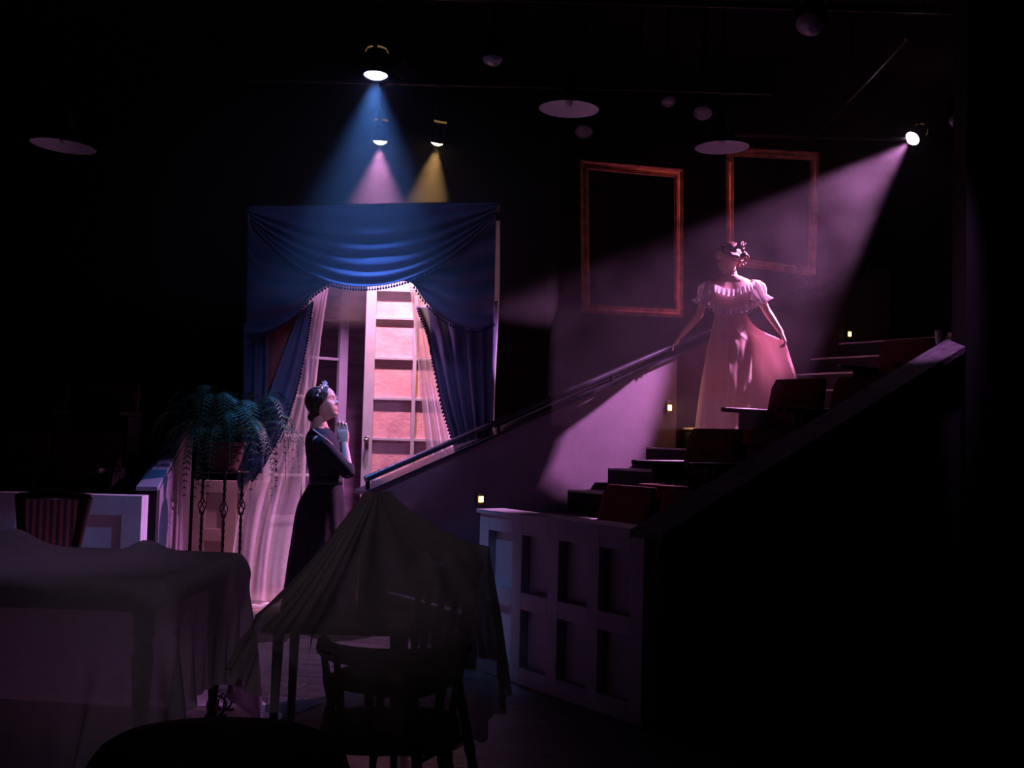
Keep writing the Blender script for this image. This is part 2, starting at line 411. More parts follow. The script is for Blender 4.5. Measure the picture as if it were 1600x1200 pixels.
# tubular hand rail over it
ra, rb, rc = at(603, 753, 7.86), at(1056, 541, B(sX,3.2,0).y - .02), at(1327, 425, 10.7)
hr = thing('handrail', 'long dark metal handrail sloping up above the stair half wall', 'handrail', B(0.3, 3.2, 0))
sr = lambda s, dz=0: B(s, 3.25, top_z(s) + 0.095 + dz)
obj('rail', MB().tube([sr(0.2), sr(1.5), sr(3), sr(6.0)], 0.024, 12), M_RAIL, hr)
for s in (0.22, 1.35, 2.5, 3.7, 4.9, 5.9):
    obj('bracket', MB().tube([sr(s, -0.01), sr(s, -0.10)], 0.016, 8).tube([sr(s, -0.09), sr(s, -0.097)], 0.035, 12), M_IRON, hr)

# black side panel closing the picture on the right (near column)
c0 = at(1503, 600, 6.3)
struct('wall_pillar', MB().box((c0.x, 6.25, 0), (c0.x + 1.6, 6.45, 5.4)), M_BLACK, 'black pillar at the right edge', smooth=False)

# ================================================================== SET WALL AND FRENCH DOORS
YD = 9.10
wx0 = at(578, 700, YD).x; hx_ = at(413, 700, YD).x
opening_r = at(724, 700, YD).x
setw = struct_root('wall_set', (0, YD, 0), 'dark stage wall that frames the french doors')
g = MB()
g.box((-2.25, YD, 0), (hx_ - 0.02, YD+0.08, 2.95)); g.box((opening_r + .16, YD, 0), (opening_r + .24, YD+0.08, 2.95)); g.box((wx0 - .07, YD, 2.62), (opening_r + .01, YD+0.08, 2.80))
obj('wall_boards', g, M_MAROON, setw, smooth=False)
struct('wall_plaster', MB().box((wx0 + .0, YD + 0.047, 0), (opening_r + .15, YD + 0.08, 2.9)), M_PLAST, 'pink plaster wall seen through the right-hand french door', smooth=False)
struct('wall_purple', MB().box((-2.4, 10.15, 0), (wx0 + .2, 10.2, 3.0)), M_PURP, 'streaked purple plaster wall beyond the open left-hand door', smooth=False)

def leaf(root, P, Wd, Ht, m, first_y, pitch, nrow, knob_s=None):
    def hx(mb, a0, a1, d0, d1, q0, q1):
        mb.hexa([P(a0,d0,q0),P(a1,d0,q0),P(a1,d1,q0),P(a0,d1,q0)], [P(a0,d0,q1),P(a1,d0,q1),P(a1,d1,q1),P(a0,d1,q1)])
    stw = 0.085
    a = MB(); hx(a, 0, stw, 0, 0.045, 0.01, Ht); hx(a, Wd-stw, Wd, 0, 0.045, 0.01, Ht)
    obj('stiles', a, m, root, smooth=False, bevel=0.004)
    base = first_y - pitch*nrow
    b = MB(); hx(b, stw, Wd-stw, 0.0, 0.045, 0.01, 0.16); hx(b, stw, Wd-stw, 0.0, 0.045, Ht-.10, Ht); hx(b, stw, Wd-stw, 0, .045, base-.06, base)
    obj('rails', b, m, root, smooth=False, bevel=0.004)
    q = MB(); hx(q, stw, Wd-stw, 0.015, 0.03, 0.16, base-.06)
    obj('kick_panel', q, m, root, smooth=False)
    c = MB()
    for i in range(1, nrow + 2):
        z = base + pitch*i
        if z < Ht - .12: hx(c, stw, Wd-stw, 0.016, 0.042, z-.012, z+.012)
    mid = Wd/2
    hx(c, mid-.016, mid+.016, 0.014, 0.042, base, Ht-.10)
    obj('muntins', c, m, root, smooth=False, bevel=0.003)
M_DOORB = mat('blue_white_door_paint', (0.40, 0.41, 0.52), 0.45, var=0.1)
d2 = struct_root('door_2', (wx0, YD, 0), 'closed right-hand french door with a brass lock plate')
zr = z_for(497, 612, Vector((0, YD, 0))); pit = (z_for(497, 612, Vector((0,YD,0))) - z_for(750, 610, Vector((0,YD,0))))/4
WL = (opening_r - wx0)
leaf(d2, lambda s, d, z: Vector((wx0 - 0.07 + s, YD + d, z)), WL + .06, 2.60, M_DOORB, zr, pit, 5)
pl = at(573, 692, YD)
kn = obj('lock_plate', MB().box((pl.x-.018, YD-.006, pl.z-.055), (pl.x+.018, YD, pl.z+.055)), M_STEEL, d2, bevel=0.003)
obj('knob', MB().ball((pl.x, YD-.035, pl.z+.02), .022).tube([(pl.x, YD-.03, pl.z+.02), (pl.x, YD, pl.z+.02)], .009), M_STEEL, kn)
# left leaf swung inwards
fe = at(541, 650, 9.62); hi = Vector((hx_ , YD, 0)); dirl = Vector((fe.x - hi.x, fe.y - hi.y, 0)); LL = dirl.length; dirl.normalize(); nl = Vector((-dirl.y, dirl.x, 0))
d1 = struct_root('door_1', (hi.x, YD, 0), 'open left-hand french door swung away from the camera')
leaf(d1, lambda s, d, z: hi + dirl*s + nl*d + Vector((0,0,z)), LL, 2.60, M_DOORB, zr + .01, pit, 5)

# ================================================================== DRAPES
dr = thing('window_drapes', 'tall blue swagged drapes with bobble fringe and white sheers framing the french doors', 'curtain', Vector((at(580, 600, 8.2).x, 8.2, 0)))
YS = 8.12
tl, tr_ = at(386, 322, YS), at(781, 314, YS)
obj('pelmet_board', MB().hexa([tl+Vector((0,0,-.03)), tr_+Vector((0,0,-.03)), tr_+Vector((0,.28,-.03)), tl+Vector((0,.28,-.03))], [tl, tr_, tr_+Vector((0,.28,0)), tl+Vector((0,.28,0))]), M_DWOOD, dr, smooth=False)
# main swag
n_u, n_v = 70, 60
rows = []
for j in range(n_v):
    v = j/(n_v-1); row = []
    for i in range(n_u):
        u = i/(n_u-1)
        xl, xr = 387 + 6*v, 780 - 12*v
        ytop = 321 - 7*u
        gather = 30*v                                     # ends bunch up
        yl = ytop + gather*0.9 + 2; 
        cx = 0.5 + 0.02*math.sin(v*3)
        sag = (449 - 318 - gather)*v
        k = 1 - abs((u - .47)/(.47 if u < .47 else .53))**2.1
        # flatter bottom near the middle at the hem
        y = yl + sag*k
        x = xl + (xr - xl)*u
        env = min(1, v*3.2)
        fold = math.sin(2*PI*(5.2*v**1.15) + 1.2*mnoise.noise(Vector((u*2.2, v*1.5, 4))) + 2.2*(u-.5)**2*4)
        fold = math.copysign(abs(fold)**0.7, fold)
        amp = 0.030*env*(0.75 + 0.6*mnoise.noise(Vector((u*3, v*4, 1))))
        Yd = YS - 0.05 - 0.07*math.sin(PI*u)*v - amp*fold + 0.012*mnoise.noise(Vector((u*9, v*9, 2)))
        row.append(at(x, y, Yd))
    rows.append(row)
obj('centre_swag', MB().grid(rows), M_DRAPE, dr, solid=0.004, angle=180)
hemC = rows[-1]
# left and right swags
lrows = patch([(387,330),(395,360),(430,380),(470,400),(505,425),(545,437)], [(386,522),(405,521),(432,510),(462,492),(485,462),(516,441)], YS+.03, 4.2, 0.028, 50, 46, 0.4, 0.05, 0.35, 2)
obj('left_swag', MB().grid(lrows), M_DRAPE, dr, solid=0.004, angle=180)
rrows = patch([(775,335),(740,345),(718,362),(700,375),(680,392),(620,437)], [(772,503),(748,513),(722,510),(695,498),(668,474),(645,441)], YS+.03, 4.4, 0.03, 50, 46, 0.9, 0.05, 0.45, 5)
obj('right_swag', MB().grid(rrows), M_DRAPE, dr, solid=0.004, angle=180)
fr = MB()
def fringe(curve, n, seed):
    c = resample(curve, n)
    for i, p in enumerate(c):
        r = random.uniform(.008, .011)
        fr.tube([p, p - Vector((0,0,.016))], .003, 5); fr.ball(p - Vector((0,0,.024)), r, 7, 5)
for hc_, nn_ in ((hemC[8:-8:6], 62), (lrows[-1][::6], 34), (rrows[-1][::6], 34)):
    fr = MB(); fringe(hc_, nn_, 1); obj('bobble_fringe', fr, M_FRINGE, dr)
# left drape: outer strip, lining, inner band
lo = patch([(381,505),(380,580),(379,660),(378,735)], [(419,505),(418,580),(415,660),(410,740)], 8.22, 2.3, .03, 30, 40, .3, 0, .2, 3)
obj('left_outer_drape', MB().grid(lo), M_DRAPE, dr, solid=.003, angle=180)
li = patch([(414,500),(414,560),(412,620),(400,700),(380,760)], [(480,480),(465,540),(445,600),(425,660),(400,720)], 8.28, 2.2, .018, 30, 40, .3, 0, .3, 4)
obj('lining', MB().grid(li), M_LINING, dr, solid=.003, angle=180)
le = [(489,470),(480,530),(465,600),(445,660),(418,712),(396,744),(374,768)]
lb = patch([(468,490),(447,540),(425,600),(408,650),(388,700),(376,728),(370,750)], le, 8.22, 1.6, .028, 60, 40, .9, 0, .3, 6)
obj('left_inner_drape', MB().grid(lb), M_DRAPE, dr, solid=.003, angle=180)
fr2 = MB(); fr = fr2; fringe(lb[-1][::10], 70, 5)
obj('left_edge_fringe', fr2, M_FRINGE, dr)
tie = at(432, 672, 8.18)
obj('tassel_cord', MB().tube(resample([tie, tie+Vector((.04,-.01,.03)), tie+Vector((.055,-.01,-.03)), tie+Vector((.03,-.01,-.10))], 10), .004, 6), M_FRINGE, dr)
# right drape
re_ = [(652,478),(668,520),(676,560),(690,630),(708,690),(726,742),(735,770)]
rb_ = patch([(778,470),(776,520),(773,570),(771,630),(769,690),(768,742),(768,790)], re_, 8.52, 5.5, .035, 60, 70, .2, 0.02, .9, 8)
obj('right_drape', MB().grid(rb_), M_DRAPE, dr, solid=.003, angle=180)
fr3 = MB(); fr = fr3; fringe(rb_[-1][::10], 56, 6)
obj('right_edge_fringe', fr3, M_FRINGE, dr)
# sheers
sl = patch([(484,468),(470,540),(452,620),(432,680),(402,730),(378,785),(364,860),(357,948)], [(514,446),(503,520),(494,600),(485,660),(474,740),(464,810),(456,870),(447,952)], 8.42, 3.0, .035, 70, 60, .3, .04, .9, 9)
obj('left_sheer', MB().grid(sl), M_SHEER, dr, angle=180)
# a gathered fold and the puddled hem
sp = MB()
pud = [at(x, y, Y) for x, y, Y in ((357,946,8.25),(372,950,8.12),(395,951,8.08),(420,949,8.1),(440,950,8.2),(450,951,8.3))]
pc = resample(pud, 40)
for j in range(3):
    pass
sp.tube([p + Vector((0, 0, .015 + .01*math.sin(i*.9))) for i, p in enumerate(pc)], [.022 + .008*math.sin(i*.7) for i in range(40)], 10, .7)
obj('sheer_hem', sp, M_SHEER, dr)
sr2 = patch([(640,445),(648,520),(656,600),(664,680),(672,760),(678,860)], [(662,462),(674,540),(690,620),(706,690),(722,765),(736,860)], 8.66, 3.0, .03, 50, 40, .9, 0, .6, 11)
obj('right_sheer', MB().grid(sr2), M_SHEER, dr, angle=180)
rs = patch([(774,345),(772,440),(770,520),(768,600),(766,680)], [(781,345),(781,440),(778,520),(774,600),(772,680)], 8.50, .5, .01, 40, 10, 0, 0, .5, 12, .1)
obj('side_return', MB().grid(rs), M_SHEER, dr, angle=180)

# ================================================================== LEFT SIDE: bank, half wall, panels
lf = struct_root('wall_left_fascia', (-3.2, 6.6, 0), 'low white panelled wall behind the sheeted table')
fl0 = at(222, 775, 6.6)
panelled(lf, lambda s, d, z: Vector((fl0.x - s, 6.6 + d - s*0.02, z)), 0.0, 1.62, 0.0, fl0.z, 4, 2, rail=0.12, deep=.06)
# dark seats above the left fascia are placed below with the others
lh = struct_root('wall_left_stair', (-2.3, 7.2, 0), 'sloping half wall rising away beside the left seats')
e0, e1 = at(224, 766, 6.9), at(250, 766, 6.9); f0, f1 = at(263, 690, 9.0), at(302, 665, 9.0)
def down(p): return Vector((p.x, p.y, 0))
obj('half_wall', MB().hexa([down(e0), down(e1), down(f1), down(f0)], [e0, e1, f1, f0]), M_LAV, lh, smooth=False)
obj('end_post', MB().hexa([down(e0)+Vector((-.01,-.06,0)), down(e1)+Vector((0,-.06,0)), down(e1)+Vector((0,-.002,0)), down(e0)+Vector((-.01,-.002,0))], [e0+Vector((-.01,-.06,0)), e1+Vector((0,-.06,0)), e1+Vector((0,-.002,0)), e0+Vector((-.01,-.002,0))]), M_BLACK, lh, smooth=False)
obj('sloped_capping', MB().hexa([e0+Vector((-.02,-.08,0)), e1+Vector((.01,-.08,0)), f1, f0], [e0+Vector((-.02,-.08,.025)), e1+Vector((.01,-.08,.025)), f1+Vector((0,0,.025)), f0+Vector((0,0,.025))]), mat('blue_grey_cap', (0.22,0.24,0.3), .6), lh, smooth=False)
cp = struct_root('wall_cream_panels', (-2.2, 8.95, 0), 'low cream panelled wall behind the plant stand')
c_0, c_1 = at(303, 750, 8.95), at(420, 750, 8.95)
panelled(cp, lambda s, d, z: Vector((c_0.x + s, 8.95 + d, z)), 0.0, c_1.x - c_0.x, 0, c_0.z, 2, 2, rail=.10, m=M_CREAM, deep=.025)

# ================================================================== HAZE
def haze(lo, hi, dens, label, puffs=False):
    hm = bpy.data.materials.new('thin_stage_haze'); hm.use_nodes = True; hn = hm.node_tree; hn.nodes.clear()
    ho = hn.nodes.new('ShaderNodeOutputMaterial'); vs = hn.nodes.new('ShaderNodeVolumeScatter')
    vs.inputs['Color'].default_value = (1, 1, 1, 1); vs.inputs['Density'].default_value = dens; vs.inputs['Anisotropy'].default_value = 0.0
    hn.links.new(vs.outputs[0], ho.inputs['Volume'])
    if puffs:      # drifting smoke, thicker here and there
        tc = hn.nodes.new('ShaderNodeTexCoord'); nz = hn.nodes.new('ShaderNodeTexNoise'); nz.inputs['Scale'].default_value = 2.6; nz.inputs['Detail'].default_value = 2
        mr = hn.nodes.new('ShaderNodeMapRange'); mr.inputs[1].default_value = .38; mr.inputs[2].default_value = .66; mr.inputs[3].default_value = dens*.45; mr.inputs[4].default_value = dens*2.1
        hn.links.new(tc.outputs['Object'], nz.inputs['Vector']); hn.links.new(nz.outputs[0], mr.inputs[0]); hn.links.new(mr.outputs[0], vs.inputs['Density'])
    tag(obj('stage_haze', MB().box(lo, hi), hm, None, smooth=False), label, 'haze', kind='stuff')
haze((-3.0, 6.9, 2.2), (0.3, 10.1, 4.6), 0.045, 'theatre haze in the blue, pink and amber beams over the drapes')
haze((0.3, 7.4, 1.4), (4.4, 10.9, 4.6), 0.011, 'theatre haze in the violet beam over the gowned woman', True)

# ================================================================== THEATRE SEATS
def make_seat(label, group):
    """faces -x locally, origin on the platform under the seat"""
    r = thing('theatre_seat', label, 'seat', (0,0,0), group)
    b = MB(); prof = []
    w2 = 0.235
    rows_ = []
    for z, x0, th in ((.40,.16,.07),(.50,.175,.09),(.65,.20,.085),(.78,.23,.07),(.84,.25,.04)):
        ring = []
        for k in range(20):
            a = 2*PI*k/20; cxx, cyy = math.cos(a), math.sin(a)
            sx = math.copysign(abs(cxx)**.4, cxx)*th/2; sy = math.copysign(abs(cyy)**.3, cyy)*w2*(1 if z < .8 else .94)
            ring.append((x0 + sx, sy, z))
        rows_.append(ring)
    obj('backrest', b.loft(rows_), M_SEATF, r, local=True)
    sh = MB().box((.225,-.245,.34), (.25,.245,.62), Matrix.Rotation(math.radians(9), 4, 'Y') @ Matrix.Translation((-.06,0,.03)))
    obj('back_shell', sh, M_SEATB, r, local=True, bevel=.008)
    c = MB(); rr = []
    for z, gx in ((.36,.9),(.38,1),(.44,1),(.465,.93)):
        rr.append([(-.09 + math.copysign(abs(math.cos(2*PI*k/24))**.4, math.cos(2*PI*k/24))*.24*gx, math.copysign(abs(math.sin(2*PI*k/24))**.4, math.sin(2*PI*k/24))*.225*gx, z) for k in range(24)])
    obj('seat_cushion', c.loft(rr), M_SEATF, r, local=True)
    for sy in (-1, 1):
        a = MB().box((-.28, sy*.25-.022, .585), (.19, sy*.25+.022, .62)); obj('armrest', a, M_SEATB, r, local=True, bevel=.01)
        l = MB().box((-.10, sy*.25-.018, 0), (-.04, sy*.25+.018, .585)).box((-.16, sy*.25-.02, 0), (.06, sy*.25+.02, .03)).box((-.1, sy*.25-.016, .3),(.2, sy*.25+.016,.585))
        obj('side_frame', l, M_SEATB, r, local=True, bevel=.004)
    return r
rown = ['front', 'second', 'third', 'fourth', 'top']
coln = ['beside the near wall', 'in the middle', 'beside the aisle']
proto = None
backs_s = []
for k, pxb in enumerate((1000, 1133, 1262, 1432)):
    s_b = s_for(pxb, 1.34) - 0.24
    zf = 0.18 + k*RR
    for j in range(3):
        t = 0.30 + j*0.56
        lab = 'dark red theatre seat in the %s row of the right bank, %s' % (rown[k], coln[j])
        loc = B(s_b, t, zf + 0.0)
        if proto is None:
            proto = make_seat(lab, 'theatre seats of the right bank'); proto.location = loc; proto.rotation_euler = (0, 0, A_)
        else:
            dup(proto, loc, lab, A_, 'theatre seats of the right bank')
# left bank seats behind the fascia
struct('trim_7', MB().box((-5.2, 6.75, 0), (-2.56, 7.7, .42)), M_BLACK, 'black platform of the left seating bank', smooth=False)
struct('trim_8', MB().box((-5.2, 7.7, 0), (-2.84, 8.7, .80)), M_BLACK, 'raised black platform of the left seating bank', smooth=False)
for i, (px, Y, z, lab) in enumerate(((118, 7.25, .42, 'dim theatre seat beside the left half wall, lower row'), (0, 7.25, .42, 'dim theatre seat second from the left half wall, lower row'), (-118, 7.25, .42, 'dim theatre seat cut by the left edge, lower row'), (150, 8.2, .80, 'dim theatre seat beside the left half wall, upper row'), (36, 8.2, .80, 'dim theatre seat second from the left half wall, upper row'))):
    p = at(px, 700, Y); dup(proto, (p.x, p.y, z), lab, PI/2, 'theatre seats of the left bank')

# ================================================================== STEP LIGHTS
def step_light(px, py, P, nrm, label, watt, group='amber step lights'):
    p = at(px, py, P); r = thing('step_light', label, 'step light', p, group)
    x = Vector((0,0,1)).cross(nrm).normalized(); up = Vector((0,0,1))
    M = Matrix((x, up, nrm)).transposed().to_4x4(); M.translation = p
    obj('face_plate', MB().box((-.035,-.055,-.02),(.035,.055,.004), M), M_STEEL, r, bevel=.003)
    obj('lens', MB().box((-.018,-.022,.004),(.018,.022,.010), M), glow('amber_lens', (1.0, .55, .10), 14), r)
    l = bpy.data.lights.new('step_bulb', 'SPOT'); l.energy = watt*4; l.color = (1, .5, .12); l.shadow_soft_size = .02; l.spot_size = 2.6; l.spot_blend = 1
    lo_ = bpy.data.objects.new('step_bulb', l); COL.objects.link(lo_); lo_.parent = r; lo_.location = nrm*.03
    lo_.rotation_euler = (nrm + Vector((.5, 0, -.2))).to_track_quat('-Z', 'Y').to_euler()
    return r
NB = -V   # faces the camera side of the stair wall
def on_t(px, t): return B(s_for(px, t), t, 0)
step_light(1046, 637, on_t(1046, 3.205).y, NB, 'lit amber step light on the lavender patch of the stair wall', 2.0)
step_light(751, 780, on_t(751, 3.205).y, NB, 'lit amber step light low on the stair wall above the sheeted chairs', .12)
step_light(1327, 522, on_t(1327, 3.245).y, NB, 'lit amber step light high on the stair wall right of the gowned woman', .12)

# ================================================================== STAGE LAMPS
def par(P, T, r, ln, label, col=None, pipe_z=None, strength=30, gname='stage lamps', vents=None, dome=.45):
    P = Vector(P); d = (Vector(T) - P).normalized()
    q = thing('stage_lamp', label, 'stage lamp', P, gname)
    obj('housing', MB().lathe([(r*1.08, .0), (r*1.12, -.012), (r*1.05, -.02), (r, -.05), (r*.95, -ln*.55), (r*.6, -ln*.85), (r*.35, -ln), (.002, -ln)], P, 24, d), M_IRON, q)
    if vents is not None:
        obj('vent_slots', MB().lathe([(r*.97, -ln*.60), (r*.86, -ln*.66)], P, 24, d), vents, q)
    lens = MB().lathe([(.001, r*dome), (r*.4, r*dome*.85), (r*.75, r*dome*.42), (r*.97, -.008)], P, 24, d)
    obj('lens', lens, glow('lens_'+label[:6], col, strength) if col else mat('unlit_lens', (.25,.25,.28), .12, 0, spec=.8), q)
    x, y, _ = frame_of(d)
    c = P - d*ln*.45; top = c + Vector((0, 0, r*2.0))
    yk = MB()
    for sx in (-1, 1): yk.beam(c + x*sx*r*1.12, c + x*sx*r*1.12 + Vector((0,0,r*1.9)), .012, .03)
    yk.beam(c - x*r*1.15 + Vector((0,0,r*1.9)), c + x*r*1.15 + Vector((0,0,r*1.9)), .03, .012)
    obj('yoke', yk, M_IRON, q)
    obj('clamp', MB().tube([top, Vector((top.x, top.y, (pipe_z or top.z + .12)))], .015, 8).lathe([(.045,-.02),(.045,.02)], (top.x, top.y, (pipe_z or top.z+.12)), 12, Vector((1,0,0))), M_IRON, q)
    return q
V_AMB = glow('amber_vent_leak', (1, .5, .15), .18)
par(BLUE_P, BLUE_T, .085, .30, 'lit blue stage lamp, highest of the three over the drapes', (.45,.40,1.0), 4.42, 12, vents=V_AMB, dome=.12)
par(PINK_P, PINK_T, .060, .26, 'lit pink stage lamp straight above the middle of the drapes', (1.0,.62,1.0), 4.08, 14, vents=V_AMB)
par(AMB_P, AMB_T, .056, .26, 'lit amber stage lamp above the right half of the drapes', (1.0,.75,.42), 4.08, 8, vents=V_AMB)
par(KEY_P, KEY_T, .068, .26, 'lit violet stage lamp at the upper right aimed at the gowned woman', (1.0,.72,1.0), 4.12, 22, vents=V_AMB)
par(at(1265,40,7.2), at(1200,300,6.5), .10, .28, 'unlit stage lamp near the top edge right of centre', None, 5.4)
par(at(912,207,9.6), at(905,330,9.2), .085, .26, 'unlit stage lamp just under the white pendant shade', None, 5.4)
par(at(1098,178,9.8), at(1090,330,9.2), .09, .26, 'unlit stage lamp behind the dark pendant shade', None, 5.4)
par(at(1045,160,9.8), at(1080,330,9.2), .07, .26, 'unlit stage lamp left of the dark pendant shade', None, 5.4)
par(at(770,95,8.0), at(760,300,7.8), .08, .26, 'unlit stage lamp between the blue lamp and the white pendant shade', None, 5.4)
par(at(1495,190,7.6), at(1430,320,7.0), .06, .24, 'unlit stage lamp beyond the lit violet lamp by the pillar', None, 5.4)
# pipes
def pipe(a, b, label, r=.024):
    m_ = MB().tube([a, b], r, 12); a_, b_ = Vector(a), Vector(b)
    for t in (.15, .5, .85):
        p_ = a_.lerp(b_, t); m_.tube([p_, (p_.x, p_.y, 5.4)], .006, 6)
    o = obj('lighting_pipe', m_, M_IRON); return tag(o, label, 'pipe', 'lighting pipes')
yb = (BLUE_P - (BLUE_T-BLUE_P).normalized()*.13).y
pipe((-5, yb, 4.42), (5.5, yb, 4.42), 'black lighting pipe carrying the blue lamp')
yp = (PINK_P - (PINK_T-PINK_P).normalized()*.12).y
pipe((-5, yp, 4.08), (2.0, yp, 4.08), 'black lighting pipe carrying the pink and amber lamps')
yk_ = (KEY_P - (KEY_T-KEY_P).normalized()*.12).y
pipe((1.9, yk_, 4.12), (5.5, yk_, 4.12), 'black lighting pipe carrying the violet lamp')
pipe(at(1262, 224, 9.9), at(1415, 62, 8.2), 'bare grey pipe slanting up from the right picture frame', .016)
# tilted square colour frame beside the blue lamp
gp = at(632, 110, yb)
gf = MB(); 
for i in range(4):
    a = PI/2*i; c, s_ = math.cos(a)*.085, math.sin(a)*.062; c2, s2 = math.cos(a+PI/2)*.085, math.sin(a+PI/2)*.062
    gf.beam(gp + Vector((c, 0, s_)), gp + Vector((c2, 0, s2)), .008, .012)
gf.add([gp + Vector((math.cos(PI/2*i)*.08, 0.002, math.sin(PI/2*i)*.058)) for i in range(4)] + [gp + Vector((math.cos(PI/2*i)*.08, 0.006, math.sin(PI/2*i)*.058)) for i in range(4)], [(0,1,2,3),(4,5,6,7)])
gf.tube([gp + Vector((0,0,.062)), Vector((gp.x, gp.y, 4.42))], .004, 6)
tag(obj('gel_frame', gf, mat('dim_gel', (.12,.07,.08), .5), smooth=False), 'dim diamond-shaped colour frame right of the blue lamp', 'gel frame')

# pendant shades
def pendant(px, py, Wpx, tilt, label, dia=.45, dark=False):
    Y = dia*F_PX/Wpx; p = at(px, py, Y); R = dia/2
    r = thing('pendant_lamp', label, 'pendant lamp', p, 'enamel pendant lamps')
    ax = Vector((math.sin(tilt), 0, math.cos(tilt)))
    obj('shade_inner', MB().lathe([(R*.99,.002),(R*.8,.03),(R*.45,.055),(R*.2,.075),(.03,.08)], p, 40, ax), M_ENAM, r)
    obj('shade', MB().lathe([(R,0),(R*1.01,.004),(R*.82,.045),(R*.5,.085),(R*.26,.13),(R*.22,.22),(.03,.26),(.02,.30)], p, 40, ax), M_SEATB, r)
    obj('bulb', MB().ball(p + ax*.055, (.03,.03,.035)), mat('unlit_bulb', (.5,.5,.5), .3), r)
    obj('cord', MB().tube([p + ax*.29, Vector((p.x + ax.x*.3, p.y, 5.4))], .006, 6), M_BLACK, r)
pendant(889, 171, 96, 0.02, 'pale enamel pendant lampshade above the left picture frame')
pendant(1128, 231, 86, -0.02, 'enamel pendant lampshade with dark dome overlapping the right picture frame')
pendant(99, 229, 100, 0.06, 'dim enamel pendant lampshade at the far left')

# ================================================================== PICTURE FRAMES
def picture(c, Y0, Y1, label, wd=.085):
    pts = [at(c[0][0], c[0][1], Y0), at(c[1][0], c[1][1], Y1), at(c[2][0], c[2][1], Y1), at(c[3][0], c[3][1], Y0)]
    ctr = sum(pts, Vector())/4
    n = (pts[1]-pts[0]).cross(pts[3]-pts[0]).normalized()
    if n.y > 0: n = -n
    r = thing('picture_frame', label, 'picture frame', (ctr.x, ctr.y, min(p.z for p in pts)), 'empty gilt picture frames')
    prof = [(0,0),(0,.025),(.012,.035),(.02,.028),(.032,.020),(.05,.020),(.06,.030),(.07,.028),(.078,.012),(.085,.008),(.085,0)]
    rings = []
    for (a, h) in prof:
        k = a
        rings.append([p + ((pts[(i+1)%4]-p).normalized() + (pts[(i-1)%4]-p).normalized())*k + n*h for i, p in enumerate(pts)])
    names = ['top_moulding', 'right_moulding', 'bottom_moulding', 'left_moulding']
    for i in range(4):
        j = (i+1) % 4
        obj(names[i], MB().loft([[ring[i] for ring in rings], [ring[j] for ring in rings]]), M_GOLD, r, angle=25)
    for i in (0, 1):
        p = pts[i] + (pts[1-i]-pts[i])*.12
        obj('hanging_wire', MB().tube([p, Vector((p.x, p.y, 5.4))], .002, 5), M_IRON, r)
picture([(905,250),(1066,265),(1066,497),(908,489)], 9.9, 10.15, 'tall empty red-gold picture frame on the left, above the stair wall')
picture([(1133,230),(1279,238),(1273,433),(1134,413)], 10.3, 10.5, 'empty red-gold picture frame on the right, behind the gowned woman')

# ================================================================== FERN AND STAND
fp = at(348, 735, 7.85)
ps = thing('plant_stand', 'tall twisted black iron plant stand left of the drapes', 'plant stand', (fp.x, 7.85, 0))
tops = [at(318, 735, 7.95), at(352, 738, 7.68), at(379, 735, 7.98)]
ring_c = sum(tops, Vector())/3; RT = .17
obj('ring_top', MB().tube([ring_c + Vector((math.cos(2*PI*k/32)*RT, math.sin(2*PI*k/32)*RT, 0)) for k in range(33)], .009, 8).tube([tops[0], tops[1]], .007, 8).tube([tops[1], tops[2]], .007, 8).tube([tops[2], tops[0]], .007, 8), M_IRON, ps)
for t_ in tops:
    lg = MB(); zt = t_.z; x, y = t_.x, t_.y; kz = at(350, 795, 7.75).z
    # twisted square bar
    def twist(z0, z1, rad=.009):
        n = int(abs(z1-z0)/.012)+2; rings = []
        for i in range(n):
            z = z0 + (z1-z0)*i/(n-1); a = z*32
            rings.append([(x + math.cos(a+PI/2*k)*rad*1.3, y + math.sin(a+PI/2*k)*rad*1.3, z) for k in range(4)])
        lg.loft(rings)
    twist(0.02, kz-.07); twist(kz+.07, zt)
    lg.lathe([(.018,0),(.018,.02),(.009,.03)], (x, y, 0), 12, cap=True)
    lgo = obj('leg', lg, M_IRON, ps)
    bk = MB()
    for k in range(4):
        bk.tube([(x + math.cos(PI/2*k + 2.2*i/10*1.4)*.028*math.sin(PI*i/10), y + math.sin(PI/2*k + 2.2*i/10*1.4)*.028*math.sin(PI*i/10), kz-.07+.14*i/10) for i in range(11)], .0045, 6)
    obj('basket_twist', bk, M_IRON, lgo)
pot = at(345, 735, 7.85)
fn = thing('potted_fern', 'drooping fern in a terracotta pot on the iron stand', 'fern', (ring_c.x, ring_c.y, ring_c.z + .01))
pc_ = Vector((ring_c.x, ring_c.y, ring_c.z + .01))
obj('pot', MB().lathe([(.002,0),(.10,0),(.125,.08),(.145,.17),(.155,.175),(.155,.20),(.14,.20),(.13,.18),(.002,.17)], pc_, 28), M_TERRA, fn)
